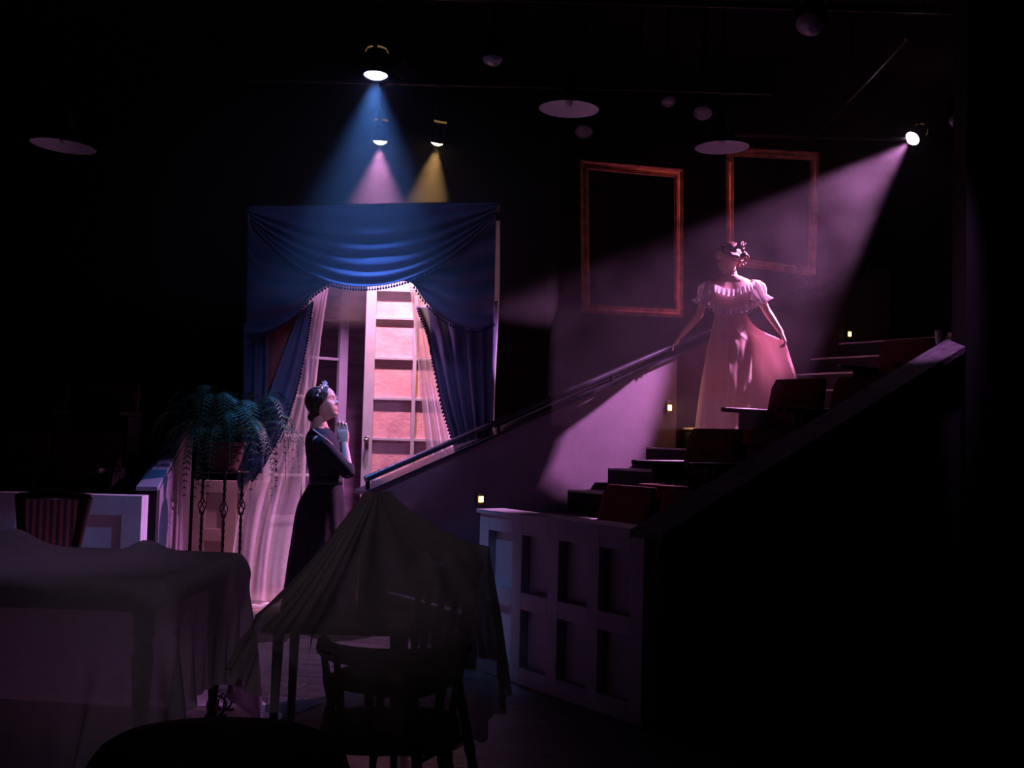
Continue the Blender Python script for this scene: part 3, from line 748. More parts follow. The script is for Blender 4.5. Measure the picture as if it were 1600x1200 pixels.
for k in range(54):
    a = 2*PI*k/54*1.0 + random.uniform(-.2,.2); ln = random.uniform(.45,.74); up = random.uniform(.16,.46); dp = random.uniform(.10,.52)
    st_ = pc_ + Vector((math.cos(a)*.05, math.sin(a)*.05, .19)); dirv = Vector((math.cos(a), math.sin(a), 0))
    rch = ln*random.uniform(.55,.85)
    pts = [st_ + dirv*(rch*math.sin(t*PI/2*1.02)) + Vector((0,0, up*math.sin(t*PI*.9)*1.1 - dp*t**2.2)) for t in [i/15 for i in range(16)]]
    f = MB(); f.tube(pts, [.0035*(1-.7*i/15) for i in range(16)], 5)
    side = Vector((0,0,1)).cross(dirv)
    NL = 30
    pp = resample(pts, NL)
    for i in range(2, NL-1):
        wl = .068*math.sin(PI*(i/NL)**.7)*.9 + .006
        tdir = (pp[i+1]-pp[i]).normalized()
        for sg in (-1, 1):
            o0 = pp[i]; tip = o0 + side*sg*wl + tdir*wl*.35 - Vector((0,0,wl*.25)); hwid = tdir*.006
            mid_ = o0.lerp(tip, .45)
            f.add([o0 - hwid*.5, mid_ - hwid, tip, mid_ + hwid, o0 + hwid*.5], [(0,1,2,3,4)])
    obj('frond', f, M_FERN, fn, smooth=False)

# ================================================================== CLOTH SIMULATION (position based)
def drape_sim(W_, H_, nx, ny, origin, ax, ay, sdf, steps=420, seed=1, iters=7):
    """a rectangular sheet laid over shapes; returns grid of positions"""
    rng = np.random.default_rng(seed)
    X = np.zeros((ny, nx, 3))
    gx = (np.arange(nx)/(nx-1) - .5)*W_; gy = (np.arange(ny)/(ny-1) - .5)*H_
    for k in range(3): X[:, :, k] = origin[k] + gx[None, :]*ax[k] + gy[:, None]*ay[k]
    X[:, :, 2] += rng.normal(0, .004, (ny, nx))
    P = X.copy(); dx = W_/(nx-1); dy = H_/(ny-1)
    def con(A, Bv, L, k, st=1.0):
        d = Bv - A; l = np.sqrt((d*d).sum(-1, keepdims=True)) + 1e-9
        c = (l - L)/l*.5*k*d
        return c
    def solve(sl1, sl2, L, k):
        c = con(X[sl1], X[sl2], L, k); X[sl1] += c; X[sl2] -= c
    S_ = slice; g = -0.0018
    diag = math.hypot(dx, dy)
    for it in range(steps):
        vel = np.clip((X - P)*0.96, -.008, .008); P[:] = X; X += vel; X[:, :, 2] += g
        for q in range(iters):
            for par_ in (0, 1):
                n1 = len(range(par_, nx-1, 2)); n2 = len(range(par_, ny-1, 2))
                solve((S_(None), S_(par_, par_+2*n1-1, 2)), (S_(None), S_(par_+1, par_+2*n1, 2)), dx, 1.0)
                solve((S_(par_, par_+2*n2-1, 2), S_(None)), (S_(par_+1, par_+2*n2, 2), S_(None)), dy, 1.0)
                a = (S_(par_, par_+2*n2-1, 2), S_(0, nx-1)); b = (S_(par_+1, par_+2*n2, 2), S_(1, nx)); solve(a, b, diag, .35)
                a = (S_(par_, par_+2*n2-1, 2), S_(1, nx)); b = (S_(par_+1, par_+2*n2, 2), S_(0, nx-1)); solve(a, b, diag, .35)
            if q % 3 == 0:
                # light bending
                for ph in range(4):
                    n1 = len(range(ph, nx-2, 4))
                    if n1: solve((S_(None), S_(ph, ph+4*n1-3, 4)), (S_(None), S_(ph+2, ph+4*n1-1, 4)), 2*dx, .08)
                    n2 = len(range(ph, ny-2, 4))
                    if n2: solve((S_(ph, ph+4*n2-3, 4), S_(None)), (S_(ph+2, ph+4*n2-1, 4), S_(None)), 2*dy, .08)
            if q % 2 == 1 or q == iters-1:
                F = X.reshape(-1, 3); d = sdf(F); m = d < 0.008
                if m.any():
                    Q = F[m]; e = 1e-3; gd = np.stack([sdf(Q + np.array(v)*e) - sdf(Q - np.array(v)*e) for v in ((1,0,0),(0,1,0),(0,0,1))], -1)
                    gd /= np.linalg.norm(gd, axis=-1, keepdims=True) + 1e-9
                    Q2 = Q + gd*(0.008 - d[m])[:, None]; F[m] = Q2
                    PF = P.reshape(-1, 3); PF[m] += (Q2 - PF[m])*.92     # friction
                    X = F.reshape(ny, nx, 3); P = PF.reshape(ny, nx, 3)
                X[:, :, 2] = np.maximum(X[:, :, 2], 0.008)
    return X
def sd_box(p, c, h, r=.02, rot=0.0):
    q = p - np.array(c)
    if rot:
        cs, sn = math.cos(-rot), math.sin(-rot); q = np.stack([q[:,0]*cs - q[:,1]*sn, q[:,0]*sn + q[:,1]*cs, q[:,2]], -1)
    q = np.abs(q) - (np.array(h) - r)
    return np.linalg.norm(np.maximum(q, 0), axis=-1) + np.minimum(q.max(-1), 0) - r
def sd_cap(p, a, b, r0, r1=None):
    r1 = r0 if r1 is None else r1
    a, b = np.array(a), np.array(b); ba = b - a; t = np.clip(((p - a) @ ba)/(ba @ ba), 0, 1)
    return np.linalg.norm(p - a - t[:, None]*ba, axis=-1) - (r0 + (r1-r0)*t)
def sheet(name, X, m, label, cat):
    ny, nx, _ = X.shape
    rows = [[tuple(X[j, i]) for i in range(nx)] for j in range(ny)]
    o = obj(name, MB().grid(rows), m, angle=180); o.modifiers.new('sub', 'SUBSURF').levels = 1
    o.modifiers['sub'].render_levels = 1
    return tag(o, label, cat)

# ---- left table
TT = Vector((-2.14, 4.62, 0)); trot = -0.06; th2 = (0.92, 0.52)
tb = thing('dining_table', 'dark dining table under the lilac dust sheet at lower left', 'table', TT)
RM = Matrix.Translation(TT) @ Matrix.Rotation(trot, 4, 'Z')
obj('tabletop', MB().box((-th2[0]+.04, -th2[1]+.04, .70), (th2[0]-.04, th2[1]-.04, .733), RM), M_DWOOD, tb, bevel=.008)
obj('apron', MB().box((-.84, -.45, .62), (.84, .45, .70), RM), M_DWOOD, tb, smooth=False)
for sx in (-1, 1):
    for sy in (-1, 1):
        q = RM @ Vector((sx*.80, sy*.42, 0))
        obj('leg', MB().lathe([(.02,0),(.028,.02),(.02,.05),(.03,.25),(.042,.45),(.03,.5),(.04,.52),(.04,.62)], q, 16), M_DWOOD, tb)
bump_c = [(at(235, 850, 4.95).x, 4.9, .76, .10), (at(20, 838, 4.9).x, 4.9, .79, .13), (at(120,860,4.7).x, 4.7, .73, .10)]
bl = MB(); tt_names = []
for i, (x, y, z, r) in enumerate(bump_c):
    pass
def bowl(x, y, r, h, lab):
    o = obj('bowl', MB().lathe([(.002,0),(r*.5,0),(r*.9,h*.5),(r,h),(r*.96,h),(r*.85,h*.5),(r*.45,.01),(.002,.01)], (x, y, .736), 24), M_ENAM); return tag(o, lab, 'bowl')
bowl(bump_c[0][0], 4.9, .05, .042, 'shallow bowl under the dust sheet near the table\'s right end')
bowl(bump_c[1][0], 4.9, .07, .066, 'wider bowl under the dust sheet near the photo\'s left edge')
def sdf1(p):
    d = sd_box(p, (TT.x, TT.y, .68), (th2[0] + .012, th2[1] + .012, .060), .02, trot)
    d = np.minimum(d, sd_box(p, (TT.x, TT.y, .33), (.86, .47, .33), .02, trot))
    d = np.minimum(d, sd_cap(p, (bump_c[0][0], 4.9, .72), (bump_c[0][0], 4.9, .722), .12, .085))
    d = np.minimum(d, sd_cap(p, (bump_c[1][0], 4.9, .72), (bump_c[1][0], 4.9, .73), .15, .11))
    return d
X1 = drape_sim(2.54, 2.44, 82, 78, (TT.x + .0, TT.y + .07, .92), (math.cos(-.12), math.sin(-.12), 0), (-math.sin(-.12), math.cos(-.12), 0), sdf1, 330, 3)
sheet('dust_sheet', X1, M_SHEET2, 'sheer lilac-grey dust sheet draped over the dining table at lower left', 'dust sheet')

# ---- centre group: low table with a lamp, a high-backed chair and a captain's chair
LT = at(590, 800, 4.45); lt = Vector((LT.x - .16, 4.50, 0))
sd = thing('side_table', 'low dark side table under the central dust sheet', 'table', lt)
obj('tabletop', MB().box((-.26, -.20, .52), (.32, .22, .55), Matrix.Translation(lt)), M_DWOOD, sd, bevel=.006)
for sx in (-1, 1):
    for sy in (-1, 1):
        obj('leg', MB().tube([lt + Vector((.03 + sx*.23, sy*.17, .52)), lt + Vector((.03 + sx*.24, sy*.18, 0))], [.022, .014], 10), M_DWOOD, sd)
lb_ = Vector((LT.x, 4.45, .551)); apex = at(586, 770, 4.45).z
tl_ = thing('table_lamp', 'shaded table lamp making the peak of the central dust sheet', 'table lamp', lb_)
obj('base', MB().lathe([(.07,0),(.07,.015),(.025,.03),(.045,.10),(.05,.15),(.02,.22),(.012,.26),(.012,.30)], lb_, 20, cap=True), M_DWOOD, tl_)
obj('lamp_shade', MB().lathe([(.155, apex-.551-.24), (.07, apex-.551-.03)], lb_, 28), M_SHADE, tl_, solid=.003)
obj('finial', MB().tube([lb_ + Vector((0,0,.29)), lb_ + Vector((0,0,apex-.551-.01))], .006, 8).ball(lb_ + Vector((0,0,apex-.551-.012)), .013), M_STEEL, tl_)
# chair builder with turned legs and a spindle/low back
def wchair(root, c, rot, back_h, seat_h=.43, w2=.22, d2=.21, arms=False):
    R4 = Matrix.Translation(c) @ Matrix.Rotation(rot, 4, 'Z')
    def q(x, y, z): return R4 @ Vector((x, y, z))
    ring = lambda z, k: [q(math.copysign(abs(math.cos(a))**.55, math.cos(a))*w2*k, math.copysign(abs(math.sin(a))**.55, math.sin(a))*d2*k, z) for a in [2*PI*i/28 for i in range(28)]]
    obj('seat', MB().loft([ring(seat_h-.045, .93), ring(seat_h-.03, 1), ring(seat_h-.005, 1), ring(seat_h, .96)]), M_DWOOD, root)
    for sx in (-1, 1):
        for sy in (-1, 1):
            a, b = q(sx*w2*.75, sy*d2*.75, seat_h-.03), q(sx*w2*1.0, sy*d2*1.08, 0)
            n = 12; rr = [.017,.019,.016,.021,.016,.02,.018,.022,.017,.02,.015,.013]
            obj('leg', MB().tube([a.lerp(b, i/(n-1)) for i in range(n)], rr, 10), M_DWOOD, root)
    for sy in (-1, 1): obj('stretcher', MB().tube([q(-w2*.88, sy*d2*.95, .2), q(w2*.88, sy*d2*.95, .2)], .010, 8), M_DWOOD, root)
    bt = MB(); arc = []
    for i in range(13):
        a = PI*i/12
        if arms: arc.append(q(-math.cos(a)*w2*1.08, -d2*.9 + (1-abs(math.sin(a)))*(2*d2*.9) if False else d2*.75 - math.sin(a)*d2*1.75, back_h + .03*math.sin(a)))
        else: arc.append(q(-math.cos(a)*w2*1.0, -d2*.95 - math.sin(a)*.05, back_h - .02 + .03*math.sin(a)))
    bt.tube(arc, [.022]*13, 10, 1.3, round_end=True)
    obj('back_rail', bt, M_DWOOD, root)
    for i in (range(1, 12, 2) if arms else range(0, 13, 2)):
        p = arc[i]; l = R4.inverted() @ p
        b = q(max(-w2*.85, min(w2*.85, l.x*.86)), max(-d2*.85, min(d2*.85, l.y*.8)), seat_h-.005)
        obj('spindle', MB().tube([b, b.lerp(p, .3), b.lerp(p, .5), b.lerp(p, .7), p], [.009,.012,.015,.012,.009], 8), M_DWOOD, root)
cc = at(606, 1140, 3.34); cc = Vector((cc.x, 3.42, 0))
cch = thing('armchair', 'low dark captain\'s chair with turned legs in the centre foreground', 'chair', cc, 'chairs under the central dust sheet')
wchair(cch, cc, 0.05, .63, .42, .215, .21, True)
rcx = at(742, 870, 4.0); rch_c = Vector((rcx.x - .27, 4.02, 0))
rch = thing('side_chair', 'taller dark spindle-back chair under the right shoulder of the central dust sheet', 'chair', rch_c, 'chairs under the central dust sheet')
wchair(rch, rch_c, 1.15, .83, .45, .22, .21, False)
RR2 = Matrix.Translation(rch_c) @ Matrix.Rotation(1.15, 4, 'Z')
bA, bB = RR2 @ Vector((-.22, -.22, .86)), RR2 @ Vector((.22, -.22, .86))
bA2, bB2 = RR2 @ Vector((-.2, -.2, .45)), RR2 @ Vector((.2, -.2, .45))
# the sheet is a star-shaped tent: stretched from the lamp over the supports, then hanging as a skirt
TC = (lb_.x, 4.45)
def bp(px, py, Y, drop, flare):
    p = at(px, py, Y); return (p.x, p.y, p.z, drop, flare)
rim = [bp(402,957,4.80,.16,.07), bp(396,975,4.28,.16,.085), bp(442,1018,3.82,.20,.015), bp(494,1052,3.40,.22,.03), bp(545,1052,3.16,.21,.03), bp(640,1055,3.10,.20,.03),
       bp(722,1040,3.32,.24,.07), bp(745,930,3.70,.44,.10), bp(765,862,4.14,.48,.10), bp(752,862,4.34,.40,.10), bp(690,960,4.70,.20,.08), bp(600,935,4.86,.16,.05), bp(480,935,4.96,.16,.05)]
an = [(math.atan2(q[1]-TC[1], q[0]-TC[0]), q) for q in rim]; an.sort(key=lambda t: t[0])
NT, NRI, NRO = 240, 44, 22
def rim_at(a):
    n = len(an)
    for i in range(n):
        a0, q0 = an[i]; a1, q1 = an[(i+1) % n]
        if i == n-1: a1 += 2*PI
        aa = a if a >= an[0][0] else a + 2*PI
        if a0 <= aa <= a1:
            # straight edge between the two supports
            d = (math.cos(a), math.sin(a)); ex, ey = q1[0]-q0[0], q1[1]-q0[1]
            den = d[0]*ey - d[1]*ex; t = ((q0[0]-TC[0])*ey - (q0[1]-TC[1])*ex)/den if abs(den) > 1e-6 else 1
            X_, Y_ = TC[0] + d[0]*t, TC[1] + d[1]*t
            f = math.hypot(X_-q0[0], Y_-q0[1])/max(1e-6, math.hypot(ex, ey)); g_ = f*f*(3-2*f)
            sag = .035*math.sin(PI*f)*min(1, math.hypot(ex, ey)/.5)
            return X_, Y_, q0[2]*(1-f) + q1[2]*f - sag, q0[3]*(1-g_) + q1[3]*g_, q0[4]*(1-g_) + q1[4]*g_
RM_ = [rim_at(-PI + 2*PI*i/NT + 1e-4) for i in range(NT)]
RX = np.array([q[0] for q in RM_]); RY = np.array([q[1] for q in RM_]); RZ = np.array([q[2] for q in RM_])
tt = (np.arange(NRI)/(NRI-1))[:, None]
GX = TC[0] + (RX - TC[0])[None, :]*tt; GY = TC[1] + (RY - TC[1])[None, :]*tt
def seg_h(a, b, rad, z):
    a = np.array(a[:2]); b = np.array(b[:2]); ba = b - a
    t = np.clip(((GX-a[0])*ba[0] + (GY-a[1])*ba[1])/(ba @ ba), 0, 1)
    d = np.hypot(GX - a[0] - t*ba[0], GY - a[1] - t*ba[1]); return np.where(d < rad, z - (d/rad)**2*.02, -1)
rr_ = np.hypot(GX - TC[0], GY - TC[1])
OB = np.where(rr_ < .17, apex - np.maximum(0, rr_ - .055)*2.35, -1)
OB = np.maximum(OB, np.where((abs(GX-lt.x) < .33) & (abs(GY-lt.y) < .25), .562, -1))
OB = np.maximum(OB, seg_h(bA, bB, .045, bA.z + .045))
for i in range(8):
    a0, a1 = PI*i/8, PI*(i+1)/8
    OB = np.maximum(OB, seg_h((cc.x - math.cos(a0)*.235, cc.y + .16 - math.sin(a0)*.37), (cc.x - math.cos(a1)*.235, cc.y + .16 - math.sin(a1)*.37), .045, .69))
GZ = apex*(1-tt) + RZ[None, :]*tt
for it in range(900):
    up_ = np.roll(GZ, 1, 1) + np.roll(GZ, -1, 1)
    GZ[1:-1] = .5*GZ[1:-1] + .5*((GZ[2:] + GZ[:-2])*.42 + up_[1:-1]*.08) - .000035
    GZ[0] = apex; GZ[-1] = RZ; GZ = np.maximum(GZ, np.where(OB > 0, OB, -1)); 
ph = 2*PI*np.arange(NT)/NT
# tension creases running out from the supports
cr = .013*np.sin(ph*31 + 1.5*np.sin(ph*3))[None, :]*np.sin(PI*tt)*1.0 + .006*np.sin(ph*17+2)[None, :]*np.sin(PI*tt)
GZ2 = GZ + cr
rows = [[Vector((GX[i, j], GY[i, j], GZ2[i, j])) for j in range(NT)] for i in range(NRI)]
for k in range(1, NRO):
    t = k/(NRO-1); row = []
    for j in range(NT):
        x, y, z, dp_, fl = RM_[j]; dx_, dy_ = x - TC[0], y - TC[1]; l_ = math.hypot(dx_, dy_)
        fold = (.020*math.sin(ph[j]*23 + 2*math.sin(ph[j]*2)) + .012*math.sin(ph[j]*41))*t
        out_ = fl*(.25*math.sin(min(1, t*2)*PI/2) + .75*t) + fold
        hem_ = dp_*(1 + .10*math.sin(ph[j]*5 + 1))
        row.append(Vector((x + dx_/l_*out_, y + dy_/l_*out_, max(.01, z - hem_*t))))
    rows.append(row)
tag(obj('dust_sheet', MB().loft(rows, cap=False), M_SHEET, angle=180), 'sheer grey dust sheet tented over the lamp and chairs in the centre foreground', 'dust sheet')

# ---- striped chair behind the left table
sc_ = at(78, 800, 5.75)
s3 = thing('side_chair', 'dark wooden chair with a striped back behind the sheeted table', 'chair', (sc_.x, 5.75, 0))
R5 = Matrix.Translation((sc_.x, 5.75, 0)) @ Matrix.Rotation(0.1, 4, 'Z')
q5 = lambda x, y, z: R5 @ Vector((x, y, z))
ztop = at(78, 778, 5.75).z
for sx in (-1, 1):
    obj('back_post', MB().tube(resample([q5(sx*.13, .04, 0), q5(sx*.13, .0, .40), q5(sx*.135, .02, .65), q5(sx*.165, .06, ztop)], 14), [.018]*7+[.02,.022,.024,.027,.03,.033,.035], 10), M_DWOOD, s3)
    obj('leg', MB().tube([q5(sx*.18, -.38, .42), q5(sx*.19, -.40, 0)], [.02, .014], 10), M_DWOOD, s3)
obj('top_rail', MB().tube([q5(-.18, .06, ztop), q5(0, .09, ztop+.012), q5(.18, .06, ztop)], .022, 10, round_end=True), M_DWOOD, s3)
obj('striped_back', MB().box((-.13, .02, .50), (.13, .045, ztop-.01), R5), M_STRIPE, s3, smooth=False)
obj('seat', MB().box((-.21, -.42, .42), (.21, .02, .48), R5), M_STRIPE, s3, bevel=.02)

# ---- rounded upholstered chair at the very bottom
ub = at(345, 1142, 2.75)
ur = thing('armchair', 'rounded dark upholstered chair top at the bottom left edge', 'chair', (ub.x, 2.75, 0))
rr = []
for z, kx, ky in ((.12,.30,.26),(.25,.33,.29),(.42,.34,.30),(.50,.32,.28),(.555,.27,.22),(ub.z-.01,.17,.12),(ub.z,.05,.04)):
    rr.append([(ub.x + math.cos(2*PI*k/36)*kx*1.0, 2.75 + math.sin(2*PI*k/36)*ky, z) for k in range(36)])
obj('upholstered_body', MB().loft(rr), M_PLUM, ur, sub=1)
for sx in (-1, 1):
    for sy in (-1, 1): obj('leg', MB().tube([(ub.x+sx*.2, 2.75+sy*.17, .13), (ub.x+sx*.21, 2.75+sy*.18, 0)], [.022,.014], 10), M_DWOOD, ur)

# ---- small wire scroll stand
wp = at(327, 1137, 4.9); wp.z = 0
zz = at(327, 1106, 4.9).z
ws = MB()
wp = Vector((at(343,1120,5.1).x, 5.1, 0))
for yy in (-.06, .06):
    ws.tube([wp + Vector((math.cos(a)*.045*(1-.10*a/6.3), yy, .05 + math.sin(a)*.045)) for a in [i*.35 for i in range(19)]], .005, 6)
    ws.tube([wp + Vector((-.05, yy, .006)), wp + Vector((.05, yy, .006))], .006, 6)
    ws.tube([wp + Vector((0, yy, .006)), wp + Vector((.01, yy, .08)), wp + Vector((.03, yy, .11))], .004, 6)
ws.tube([wp + Vector((0,-.06,.006)), wp + Vector((0,.06,.006))], .005, 6)
tag(obj('scroll_stand', ws, M_IRON), 'small black wire scroll stand on the floor by the lilac dust sheet', 'stand')

# ---- small dark step at the low end of the fascia
q = MB(); bbox(q, -.42, -.06, 1.42, 1.75, 0, .17)
tag(obj('step_box', bbox(MB(), -.10, .28, 1.40, 1.72, 0, .17), M_BLACK, smooth=False, bevel=.01), 'black step box at the left end of the white panelled bank front', 'step')
# ---- pale cups on the top row
for px, py, lab in ((1468, 528, 'pale paper cup left of the pillar on the top row'), (1489, 531, 'dimmer pale paper cup touching the pillar on the top row')):
    s_ = s_for(px, .9); zt_ = 0.18 + 4*RR; pz = B(s_, .9, 0); z0 = at(px, py+10, pz.y).z
    o = obj('paper_cup', MB().lathe([(.001,0),(.03,0),(.04,.10),(.037,.10),(.028,.008),(.001,.008)], (pz.x, pz.y, z0), 16), M_ENAM); tag(o, lab, 'cup', 'paper cups')

# ================================================================== PEOPLE
def head(mb, c, R, k=1.0):
    """face along +X, up +Z; c = middle of the head"""
    c = Vector(c); g = lambda d, s: math.exp(-(d*d)/(2*s*s))
    NA, NB_ = 64, 60; rings = []
    FR = ((-.115,.012),(-.110,.055),(-.097,.078),(-.080,.075),(-.060,.081),(-.045,.081),(-.020,.083),(.005,.082),(.028,.090),(.060,.087),(.085,.070),(.105,.038),(.115,.004))
    BK = ((-.115,.004),(-.100,.022),(-.060,.050),(-.020,.085),(.030,.100),(.070,.085),(.100,.046),(.115,.004))
    def ip(T, z):
        for (a0, b0), (a1, b1) in zip(T, T[1:]):
            if z <= a1: return b0 + (b1-b0)*max(0, z-a0)/(a1-a0)
        return T[-1][1]
    for i in range(NB_ + 1):
        th = PI*max(.3, min(NB_-.3, i))/NB_; Z0 = -math.cos(th)*.115; ring = []
        ym = .075*math.sqrt(max(0, 1-(Z0/.116)**2)); s = min(1, max(0, (-.01 - Z0)/.10)); ym *= 1 - .22*s
        if Z0 < -.06: ym = max(ym, .030*min(1, (Z0+.116)/.01 + .3))
        for j in range(NA):
            ph = 2*PI*j/NA; cx_ = math.cos(ph); Yy = ym*math.sin(ph); Z = Z0
            if cx_ >= 0: X = ip(FR, Z)*cx_**.80
            else: X = -ip(BK, Z)*abs(cx_)**.9
            front = max(0, cx_)**1.2
            X += .024*g(Yy, .0085)*g(Z + .026, .0095)*front + .013*g(Yy, .0075)*g(Z + .004, .016)*front
            X += .009*g(abs(Yy) - .012, .006)*g(Z + .030, .007)*front
            X += .005*g(Z - .028, .009)*g(abs(Yy) - .028, .022)*front
            X -= .011*g(Z - .008, .011)*g(abs(Yy) - .031, .013)*front
            X += .004*g(Z + .030, .018)*g(abs(Yy) - .040, .014)*front
            X += .008*g(Z + .053, .0045)*g(Yy, .016)*front + .009*g(Z + .065, .005)*g(Yy, .014)*front
            X -= .004*g(Z + .059, .002)*g(Yy, .018)*front
            X += .005*g(Z + .097, .012)*g(Yy, .018)*front
            ring.append(c + R @ (Vector((X, Yy, Z))*k))
        rings.append(ring)
    mb.loft(rings)
    for sy in (-1, 1):
        mb.ball(c + R @ (Vector((.066, sy*.030, .008))*k), .0115*k, 12, 8)
        e = Vector((-.005, sy*.073, -.012))
        mb.ball(c + R @ (e*k), (.018*k, .007*k, .030*k), 12, 8, R @ Matrix.Rotation(sy*.35, 3, 'Z'))
        mb.tube([c + R @ ((e + Vector((.016*math.cos(a)-.002, sy*.008, .028*math.sin(a))))*k) for a in [(-1.6+i*.45) for i in range(10)]], .004*k, 6)

def hand(mb, wrist, fdir, palm_n, thumb_side, curl=.2, k=1.0, spread=.08):
    """palm plus five separate fingers; fdir towards the fingertips, palm_n out of the palm, thumb_side = +1/-1 along fdir x palm_n"""
    f = Vector(fdir).normalized(); n = Vector(palm_n).normalized(); n = (n - f*n.dot(f)).normalized(); s = f.cross(n)*thumb_side
    w_ = Vector(wrist)
    rings = []
    for t, hw2, th in ((-.01,.024,.018),(.01,.028,.017),(.035,.037,.016),(.065,.041,.014),(.085,.040,.012),(.092,.034,.009)):
        rings.append([w_ + (f*t + s*math.cos(2*PI*i/16)*hw2 + n*math.sin(2*PI*i/16)*th)*k for i in range(16)])
    mb.loft(rings)
    for off, ln, r in ((.030,.072,.0085),(.010,.080,.0088),(-.011,.074,.0084),(-.030,.058,.0075)):
        p = w_ + (f*.083 + s*off)*k; d = (f + s*off*spread*20*.12).normalized(); pts = [p - d*.012*k, p]; ang = 0
        for q_, fr_ in enumerate((.42, .32, .26)):
            ang += curl*(.7 if q_ == 0 else 1.0)
            dd = (d*math.cos(ang) + n*math.sin(ang)); p = p + dd*ln*fr_*k; pts.append(p.copy())
        mb.tube(pts, [r*k*1.02, r*k*1.05, r*k*1.0, r*k*.92, r*k*.78], 10, round_end=True)
    p = w_ + (f*.018 + s*.026)*k
    d = (f*.62 + s*.70 + n*.30).normalized(); pts = [p]; 
    for q_, l_ in enumerate((.038, .030, .024)):
        p = p + d*l_*k; pts.append(p.copy()); d = (d + f*.28 + n*.12*curl*3).normalized()
    mb.tube(pts, [.014*k, .012*k, .0105*k, .0085*k], 10, round_end=True)

def torso_rings(P, levels, n=28, sup=.85):
    """P(px,py,dy); levels (cx, y, half px, half depth m)"""
    rings = []
    for cx, y, hwp, hd in levels:
        rings.append([P(cx + math.copysign(abs(math.cos(a))**sup, math.cos(a))*hwp, y, math.copysign(abs(math.sin(a))**sup, math.sin(a))*hd) for a in [2*PI*i/n for i in range(n)]])
    return rings

# ---------------- woman in the long black dress (profile, hands clasped at her chin)
Y1 = 7.6
P1 = lambda px, py, dy=0: at(px, py, Y1 + dy)
feet = P1(500, 968); feet.z = 0
w1 = thing('person', 'woman in a long black dress looking up with clasped hands before the drapes', 'person', feet)
b = MB()
hc = P1(504.5, 630)
tilt = math.radians(-17)
RH = Matrix.Rotation(math.radians(-8), 3, 'Z') @ Matrix.Rotation(tilt, 3, 'Y')
head(b, hc, RH, 1.06)
b.tube([P1(498, 640), P1(499, 656), P1(500, 668), P1(501, 684)], [.048, .047, .056, .090], 18)
b.loft(torso_rings(P1, [(499,667,8,.07),(500,674,14,.11),(504,692,22,.150),(507,715,22,.14),(508,745,20,.12),(506,775,26,.15),(503,800,30,.16),(502,825,26,.15)], 28, 1.0))
for sy in (-1, 1):
    b.tube([P1(501, 812, sy*.09), P1(503, 880, sy*.10), P1(502, 885, sy*.10), P1(498, 955, sy*.10)], [.085, .058, .056, .038], 14, round_end=True)
    ft = P1(498, 958, sy*.10); ft.z = .04
    b.tube([ft, ft + Vector((.07, 0, -.005)), ft + Vector((.15, 0, -.015))], [.035, .033, .022], 12, .8, round_end=True)
    sh = P1(497, 689, sy*.155); el = P1(543, 737, sy*.115); wr = P1(538.5, 694, sy*.035)
    b.tube([sh, sh.lerp(el, .5), el], [.040, .040, .037], 14, round_end=True)
    b.tube([el, el.lerp(wr, .3), wr], [.036, .036, .023], 14, round_end=True)
    fd = P1(532, 655, sy*.006) - wr
    hand(b, wr, fd, Vector((-.12, -sy*1.0, 0)), (-1 if sy > 0 else 1), .10 if sy < 0 else .22, 1.05)
obj('body', b, M_SKIN, w1, remesh=.0036)
# dress
lv = [(500,669,13,.10),(501,675,20,.145),(502,683,24.5,.170),(504,692,27,.178),(506,705,28.5,.182),(507.5,720,27.5,.165),(508.5,738,25,.142),(509,752,24.5,.138),(507,764,28,.15),(503,780,35,.17),(500,800,38.5,.185),(499,830,41,.21),(497.5,870,46,.25),(497,910,51,.29),(498,945,57,.33),(499,966,61,.35)]
rg = torso_rings(P1, lv, 64, .9)
for i, (l, ring) in enumerate(zip(lv, rg)):
    if l[1] > 752:
        k = (l[1]-752)/214; c = P1(l[0], l[1])
        for j, p in enumerate(ring):
            d = (p - c); d.z = 0; m_ = 1 + .075*k*math.sin(j*2*PI/64*11 + 1.2*math.sin(l[1]*.02)) + .03*k*math.sin(j*2*PI/64*5 + 2)
            ring[j] = c + d*m_ + Vector((0, 0, p.z - c.z))
            ring[j].z = max(ring[j].z, .012)
dm = MB().loft(rg, cap=False)
obj('dress', dm, M_DRESS, w1, solid=.006, angle=180, sub=1)
sv = MB()
for sy in (-1, 1):
    sh = P1(499, 690, sy*.150); el = P1(543, 737, sy*.115); dd = (el-sh)
    slv = MB().tube([sh - dd*.12, sh, sh.lerp(el,.35), sh.lerp(el,.7), el + dd*.04], [.045,.066,.062,.055,.050], 18, round_end=False)
    fa_ = (P1(538.5, 694, sy*.035) - el).normalized()
    slv.tube([el - fa_*.035, el, el + fa_*.05], [.045, .052, .050], 18, round_end=False)
    so = obj('sleeve', slv, M_DRESS, w1, remesh=.008)
obj('belt', MB().loft(torso_rings(P1, [(508.8,747,25.6,.146),(509,752,25.9,.146),(508.5,757,26.8,.150)], 48, .9), cap=False), M_LEATH, w1, solid=.006)
nl_ = resample([P1(489, 671, -.12), P1(498, 678, -.170), P1(510, 687, -.187), P1(521, 696, -.150), P1(529, 703, -.04), P1(524, 690, .08), P1(516, 674, .07), P1(510, 664, .04)], 30)
obj('collar_trim', MB().tube(nl_, .006, 8), mat('pale_rose_trim', (.6,.35,.34), .6), w1)
